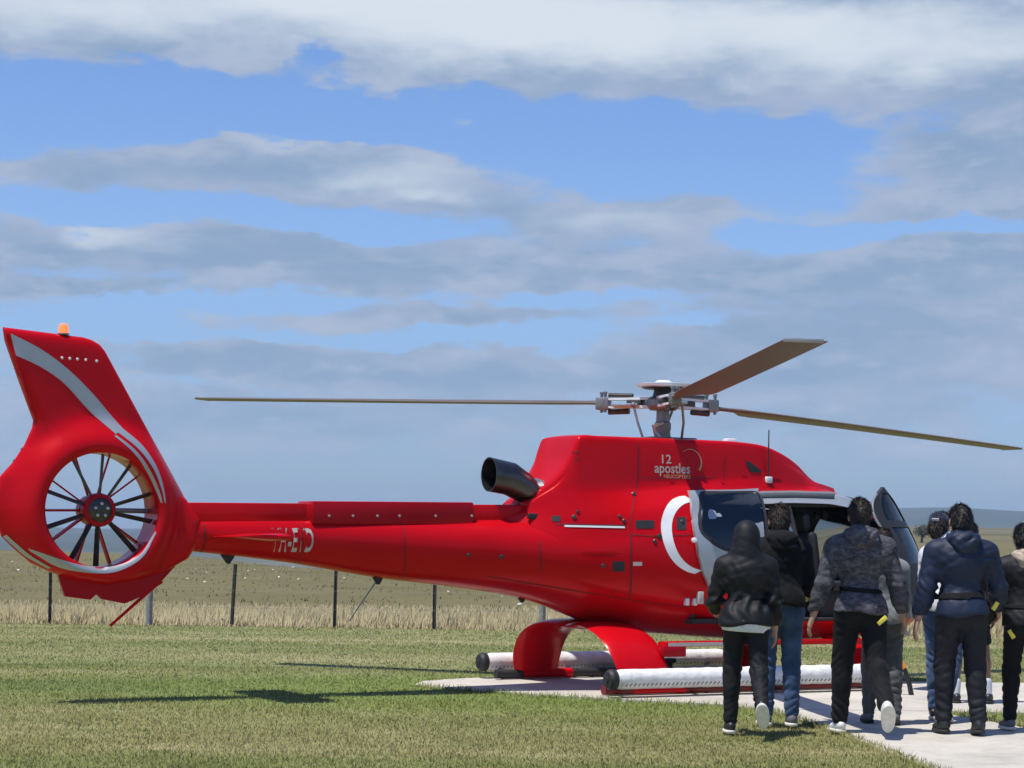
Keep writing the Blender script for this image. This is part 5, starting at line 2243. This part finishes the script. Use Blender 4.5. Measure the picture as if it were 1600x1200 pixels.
        F.d += (.0016 * np.sin(X * 260 + 6 * np.sin(Z * 30 + seed) + Y * 60) + .0018 * np.sin(Y * 140 + Z * 90 + 4 * np.sin(X * 38 + seed)) + .0035 * np.sin(X * 34 + Z * 28 + Y * 31 + seed)).astype(np.float32)
        HVt, HQ = F.mesh()
        HN = np.zeros_like(HVt)
        fn = np.cross(HVt[HQ[:, 2]] - HVt[HQ[:, 0]], HVt[HQ[:, 3]] - HVt[HQ[:, 1]])
        for q in range(4):
            np.add.at(HN, HQ[:, q], fn)
        HN /= np.linalg.norm(HN, axis=1)[:, None] + 1e-9
        rs = np.random.default_rng(seed)
        pick = rs.integers(0, len(HVt), 2600)
        P0, N0 = HVt[pick], HN[pick]
        flow = np.stack([rs.normal(0, .45, 2600), -.35 + rs.normal(0, .3, 2600), -.9 + rs.normal(0, .3, 2600)], 1)
        flow -= N0 * (flow * N0).sum(1)[:, None] * .75
        flow += N0 * rs.uniform(.2, .8, 2600)[:, None]
        flow /= np.linalg.norm(flow, axis=1)[:, None]
        tip = P0 + flow * rs.uniform(.014, .038, 2600)[:, None]
        sd2 = np.cross(flow, N0) * .0042
        base_n = len(HVt)
        AV = np.concatenate([HVt, np.stack([P0 - sd2, P0 + sd2, tip], 1).reshape(-1, 3)])
        AF = [tuple(int(i) for i in q) for q in HQ] + [(base_n + 3 * i, base_n + 3 * i + 1, base_n + 3 * i + 2) for i in range(2600)]
        mesh_obj('hair', AV.tolist(), AF, spec.get('hair_mat', HAIR), body, True)
    if spec.get('cap'):
        F = Field(hd - .16, hd + .26, .0066)
        F.ell(hd + V(0, -.004, .052) * s, V(.089, .106, .088) * s, k=0)
        X, Y, Z = F.grid()
        F.d = np.maximum(F.d, hd[2] + .028 * s - Z)
        F.box(hd + V(0, .135, .035) * s, V(.065, .06, .006), .006, Matrix.Rotation(radians(-8), 3, 'X'), k=.01)
        cp = F.build('cap', spec['cap'], root)
        MB().lathe([(.009, 0), (.007, .007), (0, .009)], hd + V(0, -.004, .139) * s, (0, 0, 1), 10).build('cap_button', spec['cap'], cp)
        MB().box((-.03, -.004, -.012), (.03, .004, .012), .003, Matrix.Translation(Vector(hd + V(-.0, -.110, .07) * s)) @ Matrix.Rotation(radians(20), 4, 'X')).build('cap_emblem', WHITE_F, cp)

    # --- trousers
    F = Field((-.45, -.6, -.02), (.45, .6, pel[2] + .16), VOX_CLOTH)
    lo_ = spec.get('loose', 1.0)
    short = spec.get('shorts')
    F.ell(pel + V(0, -.012, -.01), V(.158, .122, .15) * s, k=.03)
    pts = []
    for k in ('legL', 'legR'):
        hip, knee, ank, fd_, fu, ft, sg = J[k]
        F.cone(hip + V(0, -.01, -.02), knee, .098 * s * lo_, .072 * s * lo_, k=.04)
        F.ell(hip + V(0, -.055, -.03), V(.088, .08, .10) * s, k=.05)
        if not short:
            F.cone(knee, ank + fu * .02, .071 * s * lo_, .056 * s * lo_, k=.03)
            F.ell(knee + (ank - knee) * .28 + V(0, -.015, 0), V(.062, .064, .12) * s * lo_, k=.03)
        pts += [(knee, .14, 1.0), (ank + fu * .07, .13, 1.25), (hip + V(0, -.06, -.13), .12, .8), (hip + V(0, 0, -.22), .16, .5), (knee + (ank - knee) * .5, .15, .6)]
    X, Y, Z = F.grid()
    F.d = np.maximum(F.d, Z - (pel[2] + .10))
    if short:
        F.d = np.maximum(F.d, (pel[2] - .36) - Z)
    creases(F, pts, spec.get('crease_leg', .0078), 62, seed, (0.2, .1, 1))
    F.d = np.maximum(F.d, .045 - Z)
    tr = F.build('trousers', spec['trousers'], root)

    # --- shoes
    for k in ('legL', 'legR'):
        hip, knee, ank, fd_, fu, ft, sg = J[k]
        c = ank - fu * .045 * s
        F = Field(c - .24, c + .24, .0072)
        xr = np.cross(fd_, fu)
        xr = xr / np.linalg.norm(xr)
        fdn = fd_ / np.linalg.norm(fd_)
        fun = np.cross(xr, fdn)
        R = Matrix((xr, fdn, fun)).transposed()
        A = lambda x, y, z: c + (xr * x + fdn * y + fun * z) * s
        F.ell(A(0, -.01, .012), V(.041, .062, .046) * s, R, k=.03)
        F.ell(A(0, .085, -.006), V(.046, .090, .030) * s, R, k=.04)
        F.ell(A(0, .025, .018), V(.037, .06, .036) * s, R, k=.03)
        if spec.get('boots'):
            F.cone(A(0, -.01, .03), A(0, -.012, .12), .047 * s, .050 * s, k=.03)
        P = F.grid()
        hgt = (P[0] - c[0]) * fun[0] + (P[1] - c[1]) * fun[1] + (P[2] - c[2]) * fun[2]
        F.d = np.maximum(F.d, (-.022 - hgt)).astype(np.float32)
        sh_ = F.build('shoe', spec['shoe'], root)
        G = Field(c - .24, c + .24, .0072)
        G.ell(A(0, -.015, -.030), V(.043, .062, .032) * s, R, k=.03)
        G.ell(A(0, .085, -.030), V(.050, .096, .030) * s, R, k=.04)
        G.ell(A(0, .03, -.030), V(.040, .07, .030) * s, R, k=.04)
        G.d = np.maximum(G.d, np.abs(hgt + .030) - .013).astype(np.float32)
        G.build('sole', spec['sole'], sh_)
        if spec.get('sock') and not (short is None):
            S = Field(ank - .14, ank + .2, .0075)
            S.cone(ank - fu * .02, ank + (knee - ank) * .30, .040 * s, .047 * s, k=.0)
            S.build('sock', spec['sock'], root)

    # --- jacket
    jk = spec['jacket']
    hem = spec.get('hem', .86) * s + dz[2]
    wst = spec.get('waist', 1.06) * s + dz[2]
    F = Field((-.60, -.55, hem - .05), (.60, .62, top), VOX_CLOTH)
    g = spec.get('girth', 1.0)
    wz = V(0, lean * .2, wst)
    F.cone(wz, chest + V(0, 0, .03), spec.get('waist_r', .158) * s * g, .182 * s * g, k=.05, sy=.70)
    F.ell(chest + V(0, -.015, .04 * s), V(.178, .125, .150) * s * g, k=.05)
    skirt = spec.get('skirt', 1.0)
    F.cone(wz, V(0, -.02, hem + .0), (spec.get('waist_r', .158) + .006) * s * g, .198 * s * max(1, g * .97) * skirt, k=.035, sy=.80)
    if skirt > 1.04:
        F.ell(V(0, -.03, (hem + wst) / 2 - .02), V(.185 * skirt, .145, .12) * s, k=.05)
    F.ell(V(0, -.045, hem + .04), V(.185, .13, .14) * s * min(skirt, 1.08), k=.05)
    F.cone(J['armL'][0] + V(.05, 0, .012), J['armR'][0] + V(-.05, 0, .012), .076 * s, .076 * s, k=.05, sy=.95)
    for k in ('armL', 'armR'):                  # the slope from neck to shoulder
        F.cone(neck + V(0, -.01, -.02), J[k][0] + V(0, 0, .012), .068 * s, .060 * s, k=.05)
    F.cone(neck + V(0, -.005, -.05), neck + V(0, -.005, .02), .092 * s, .078 * s, k=.05)
    pts = [(wz + V(0, 0, .07), .15, .8), (wz + V(0, -.05, -.08), .14, .9), (chest + V(.12, -.1, -.05), .14, .55), (chest + V(-.12, -.1, -.05), .14, .55), (chest + V(0, -.12, .05), .16, .35)]
    for k in ('armL', 'armR'):
        shd, elb, wr, df, sg = J[k]
        fat = spec.get('sleeve', 1.0)
        F.cone(shd, elb, .080 * s * fat, .064 * s * fat, k=.05)
        F.cone(elb, wr + df * -.01, .064 * s * fat, .047 * s * fat, k=.03)
        F.ell(elb + (wr - elb) * .35 + V(0, 0, -.012), V(.060, .066, .09) * s * fat, k=.04)
        F.cone(wr - df * .035, wr - df * .005, .046 * s * fat, .043 * s * fat, k=.005)
        pts += [(elb, .11, 1.3), (wr - df * .06, .09, 1.0), (shd + V(-sg * .03, -.06, -.08), .11, .9), (shd * .5 + elb * .5, .10, .6)]
    if spec.get('hood_up'):
        F.ell(hd + V(0, -.010, .035) * s, V(.112, .128, .122) * s, k=.03)
        F.ell(hd + V(0, -.045, -.055) * s, V(.110, .108, .11) * s, k=.05)
        F.ell(hd + V(0, -.055, -.145) * s, V(.135, .095, .085) * s, k=.05)
        F.ell(hd + V(0, .095, -.01) * s, V(.070, .075, .095) * s, op='sub', k=0)
        pts += [(hd + V(0, -.08, -.11), .11, .9)]
    elif spec.get('hood_down', True):
        F.cone(neck + V(0, -.01, -.02), neck + V(0, -.005, .03), .085 * s, .078 * s, k=.02)
    else:
        F.cone(neck + V(0, -.01, -.02), neck + V(0, -.005, .045), .078 * s, .072 * s, k=.01)
    X, Y, Z = F.grid()
    creases(F, pts, spec.get('crease', .0075), 52, seed + 3, (.25, .3, 1))
    if spec.get('gather'):
        zz = np.exp(-((Z - wst + .02) / .10) ** 2)
        F.d += (.011 * zz * np.sin(X * 62 + 3 * np.sin(Z * 21 + seed) + Y * 20)).astype(np.float32)
    soft_noise(F, .0035, 17, seed)
    base = F.d.copy()
    hemline = hem + .012 * np.sin(X * 9 + seed) + .006 * np.sin(X * 23 + seed)
    F.d = np.maximum(F.d, (hemline - Z)).astype(np.float32)
    jo = F.build('jacket', jk, root)
    if spec.get('hood_down', True) and not spec.get('hood_up'):
        G = Field(neck - .30, neck + .22, .0085)
        c = neck + V(0, -.045, .0)
        G.ell(c + V(0, -.050, .000) * s, V(.128, .080, .062) * s, Matrix.Rotation(radians(-26), 3, 'X'), k=.02)
        G.ell(c + V(0, -.085, -.055) * s, V(.105, .050, .066) * s, Matrix.Rotation(radians(8), 3, 'X'), k=.04)
        for sg in (-1, 1):
            G.cone(c + V(sg * .095, .0, .012) * s, c + V(sg * .082, .115, -.035) * s, .040 * s, .032 * s, k=.03)
        G.ell(c + V(0, .035, .085) * s, V(.068, .075, .075) * s, op='sub', k=0)
        creases(G, [(c + V(0, -.08, 0), .12, 1.2), (c + V(.06, -.08, -.06), .08, .9), (c + V(-.06, -.08, -.05), .08, .9)], .012, 58, seed, (.4, .6, 1))
        G.build('hood', spec.get('hood_lining') or jk, jo)
    # belt of the life vest pouch, a band that follows the jacket
    bz = spec.get('belt')
    if bz:
        G = Field((-.60, -.55, hem - .05), (.60, .62, top), VOX_CLOTH)
        G.d = base - .011
        bzz = bz * s + dz[2]
        Xg, Yg, Zg = G.grid()
        G.d = np.maximum(G.d, np.abs(Zg - bzz - .012 * np.sin(Xg * 6 + seed)) - spec.get('belt_w', .017))
        G.d = np.maximum(G.d, np.abs(Xg) - .205 * s * g).astype(np.float32)
        bo = G.build('waist_belt', BELT, root)
        P = Field((-.2, .0, bzz - .15), (.2, .40, bzz + .12), .011)
        P.box(V(0, .175 * g, bzz - .03), V(.12, .045, .065), .03)
        P.build('vest_pouch', BELT, bo)
    if spec.get('shirt_hem'):
        G = Field((-.35, -.35, hem - .10), (.35, .35, hem + .08), .0105)
        G.ell(pel + V(0, -.02, -.02), V(.215, .185, .22) * s, k=.0)
        Xg, Yg, Zg = G.grid()
        G.d = np.maximum(G.d, hem - .042 - .008 * np.sin(Xg * 7) - Zg)
        G.d = np.maximum(G.d, Zg - (hem + .05)).astype(np.float32)
        G.build('shirt_hem', WHITE_F, root)
    for t in spec.get('tags', ()):
        p, d_, ln = V(*t[0]) * s, V(*t[1]), t[2]
        d_ = d_ / np.linalg.norm(d_)
        xr = np.cross(d_, V(0, 1, 0))
        xr = xr / np.linalg.norm(xr)
        R = Matrix((xr, np.cross(d_, xr), d_)).transposed().to_4x4()
        MB().box((-.017, -.006, -ln / 2), (.017, .006, ln / 2), .004, Matrix.Translation(Vector(p)) @ R).build('vest_tag', t[3] if len(t) > 3 else TAG_Y, root)
    for t in spec.get('cords', ()):
        MB().tube([tuple(V(*q) * s) for q in t], .010, 7).build('vest_strap', BELT, root)
    return root


def person_at(px, py, **kw):
    kw['pos'] = ground_at(px, py, 0.018)
    return make_person(kw)


black_j = fabric('black_windcheater', (0.0085, 0.0085, 0.010), 0.55, sheen=0.0)
black_h = fabric('black_fleece_hoodie', (0.007, 0.007, 0.008), 0.9, sheen=0.02)
navy_j = fabric('navy_rain_jacket', (0.013, 0.021, 0.046), 0.5, sheen=0.0, scale=5)
dark_p = fabric('charcoal_track_pants', (0.010, 0.010, 0.012), 0.7, sheen=0.0)
black_p = fabric('black_jeans', (0.006, 0.006, 0.007), 0.8, sheen=0.02)
slate_p = fabric('slate_trousers', (0.013, 0.0135, 0.018), 0.65, sheen=0.0)
blue_jean = fabric('blue_denim', (0.045, 0.085, 0.175), 0.85, var=0.45, scale=9)
grey_p = fabric('grey_trousers', (0.085, 0.088, 0.09), 0.8)
navy_cap = fabric('navy_cap_cloth', (0.018, 0.028, 0.065), 0.8)
black_puff = fabric('black_padded_jacket', (0.009, 0.009, 0.011), 0.55, sheen=0.0)
tan_hood = fabric('sand_coloured_fleece', (0.42, 0.34, 0.26), 0.95)
camo_m = camo('grey_camouflage_cloth')

person_at(1163, 1146, seed=1, height=1.55, yaw=radians(-4), lean=.07, hair=False, hood_up=True, jacket=black_j, trousers=dark_p, shoe=SHOE_B, sole=SOLE_W,
          legL=(4, 6, 0, 2), legR=(-16, 36, 62, 2), armL=(16, 6, 62, 18), armR=(10, -2, 18, 6), waist=1.08, hem=.875, skirt=1.15, girth=1.06, waist_r=.120, gather=True, shirt_hem=True, sleeve=1.05,
          crease=.0100, label='person in a black jacket with the hood up and a white shirt hem showing')
person_at(1216, 1134, seed=2, height=1.70, yaw=radians(5), lean=.06, hair_mat=HAIR_B, jacket=black_h, trousers=blue_jean, shoe=SHOE_G, sole=SOLE_W, legL=(6, 8, 0, 0), legR=(2, 6, 0, 1),
          armL=(14, 8, 40, 10), armR=(14, 10, 58, 12), hem=.93, girth=1.02, sleeve=1.05, tags=(((.215, .10, 1.03), (.9, 0, -.5), .085),), crease=.0095,
          label='person in a black hooded jacket and blue jeans, behind the hooded one in black')
person_at(1341, 1146, seed=3, height=1.745, yaw=radians(2), lean=.05, hair_mat=HAIR_B, jacket=camo_m, trousers=black_p, shoe=SHOE_W, sole=SOLE_W, legL=(8, 8, 0, 3), legR=(-14, 34, 58, 2),
          armL=(17, -4, 16, 2), armR=(19, -2, 26, 4), belt=1.055, waist=1.055, waist_r=.116, hem=.885, girth=1.05, skirt=1.04, loose=1.08, tags=(((.135, -.165, .865), (.7, 0, .6), .085),), crease=.0100,
          shoulder=.195, label='person in a grey camouflage hooded jacket with a black waist belt and white shoes')
person_at(1377, 1131, seed=4, height=1.52, yaw=radians(0), lean=.04, hair_mat=HAIR_B, skin='brown', jacket=fabric('grey_marl_top', (0.20, 0.21, 0.215)), trousers=grey_p, shoe=SHOE_G, sole=SOLE_B, legL=(8, 8, 0, 1), legR=(-3, 6, 4, 1),
          armL=(8, 6, 20, 4), armR=(7, 6, 30, 4), hood_down=False, hem=.90, girth=.9, shoulder=.165, tags=(((.20, -.02, .86), (.4, 0, -.9), .10, WHITE_F), ((.165, -.04, .83), (.3, 0, -.9), .08)),
          head_shift=(0, 0, 0), label='person in grey trousers, mostly hidden behind the one in camouflage')
person_at(1474, 1126, seed=5, height=1.66, yaw=radians(-30), lean=.05, cap=navy_cap, head_shift=(-.07, -.02, 0), hair_len=.03, hair_mat=HAIR_B, jacket=WHITE_F, trousers=blue_jean, shoe=SHOE_B, sole=SOLE_W, legL=(6, 6, 0, 0), legR=(-8, 22, 30, 0),
          armL=(5, 2, 10, 2), armR=(6, 6, 20, 4), hood_down=False, hem=.92, girth=.9, shoulder=.165, skin='light', tags=(((-.12, .10, .50), (.6, 0, .8), .10),), cords=(((-.02, .12, .90), (-.01, .13, .70), (-.05, .12, .58), (-.10, .10, .53)),),
          label='person in a navy cap, half hidden behind the one in the navy jacket')
person_at(1499, 1147, seed=6, height=1.705, yaw=radians(3), lean=.04, jacket=navy_j, trousers=slate_p, shoe=SHOE_B, sole=SOLE_B, boots=True, legL=(7, 10, 0, 2), legR=(-3, 8, 6, 2),
          armL=(14, -4, 10, 2), armR=(20, 4, 46, 8), belt=1.045, belt_w=.026, waist=1.05, waist_r=.128, hem=.885, girth=1.10, sleeve=1.08, loose=1.10, shoulder=.208, crease=.0095,
          tags=(((.275, .02, 1.0), (.5, 0, .8), .07),), label='person in a navy rain jacket with a black waist belt and dark trousers')
person_at(1511, 1099, seed=7, height=1.60, yaw=radians(-6), lean=.04, skin='brown', jacket=black_h, trousers=black_p, shorts=True, sock=WHITE_F, shoe=SHOE_B, sole=SOLE_B, legL=(3, 5, 0, 1), legR=(2, 5, 0, 9),
          armL=(10, 4, 18, 4), armR=(10, 4, 18, 4), hem=.90, label='person in shorts with one bare leg and white sock, behind the navy jacket')
person_at(1600, 1142, seed=8, height=1.56, yaw=radians(6), lean=.05, jacket=black_puff, hood_lining=tan_hood, trousers=black_p, shoe=SHOE_G, sole=SOLE_W, legL=(5, 6, 0, 2), legR=(-6, 18, 20, 2),
          armL=(18, 2, 14, 2), armR=(14, 4, 24, 4), hem=.87, girth=1.06, belt=1.03, waist=1.05, skirt=1.04, sleeve=1.1, tags=(((-.16, -.1, .845), (.5, 0, -.8), .075),), curl=.8,
          label='person with a sand coloured hood over a black padded jacket, cut by the right edge')


# ------------------------------------------------------------------ grip strap standing by the nose
def build_strap():
    p = ground_at(1424, 1086, .02)
    r = empty('ground_handle', p)
    tag(r, 'orange topped black handle slanting up from the concrete beside the grey trousers', 'handle')
    MB().tube([(0, 0, 0), (-.02, .0, .10), (-.06, 0, .22), (-.085, 0, .27)], [.026, .024, .022, .022], 10).build('leg', M['black'], r)
    MB().tube([(-.075, 0, .25), (-.105, 0, .295), (-.17, 0, .305)], [.034, .036, .030], 10).build('grip', TAG_O, r)


build_strap()
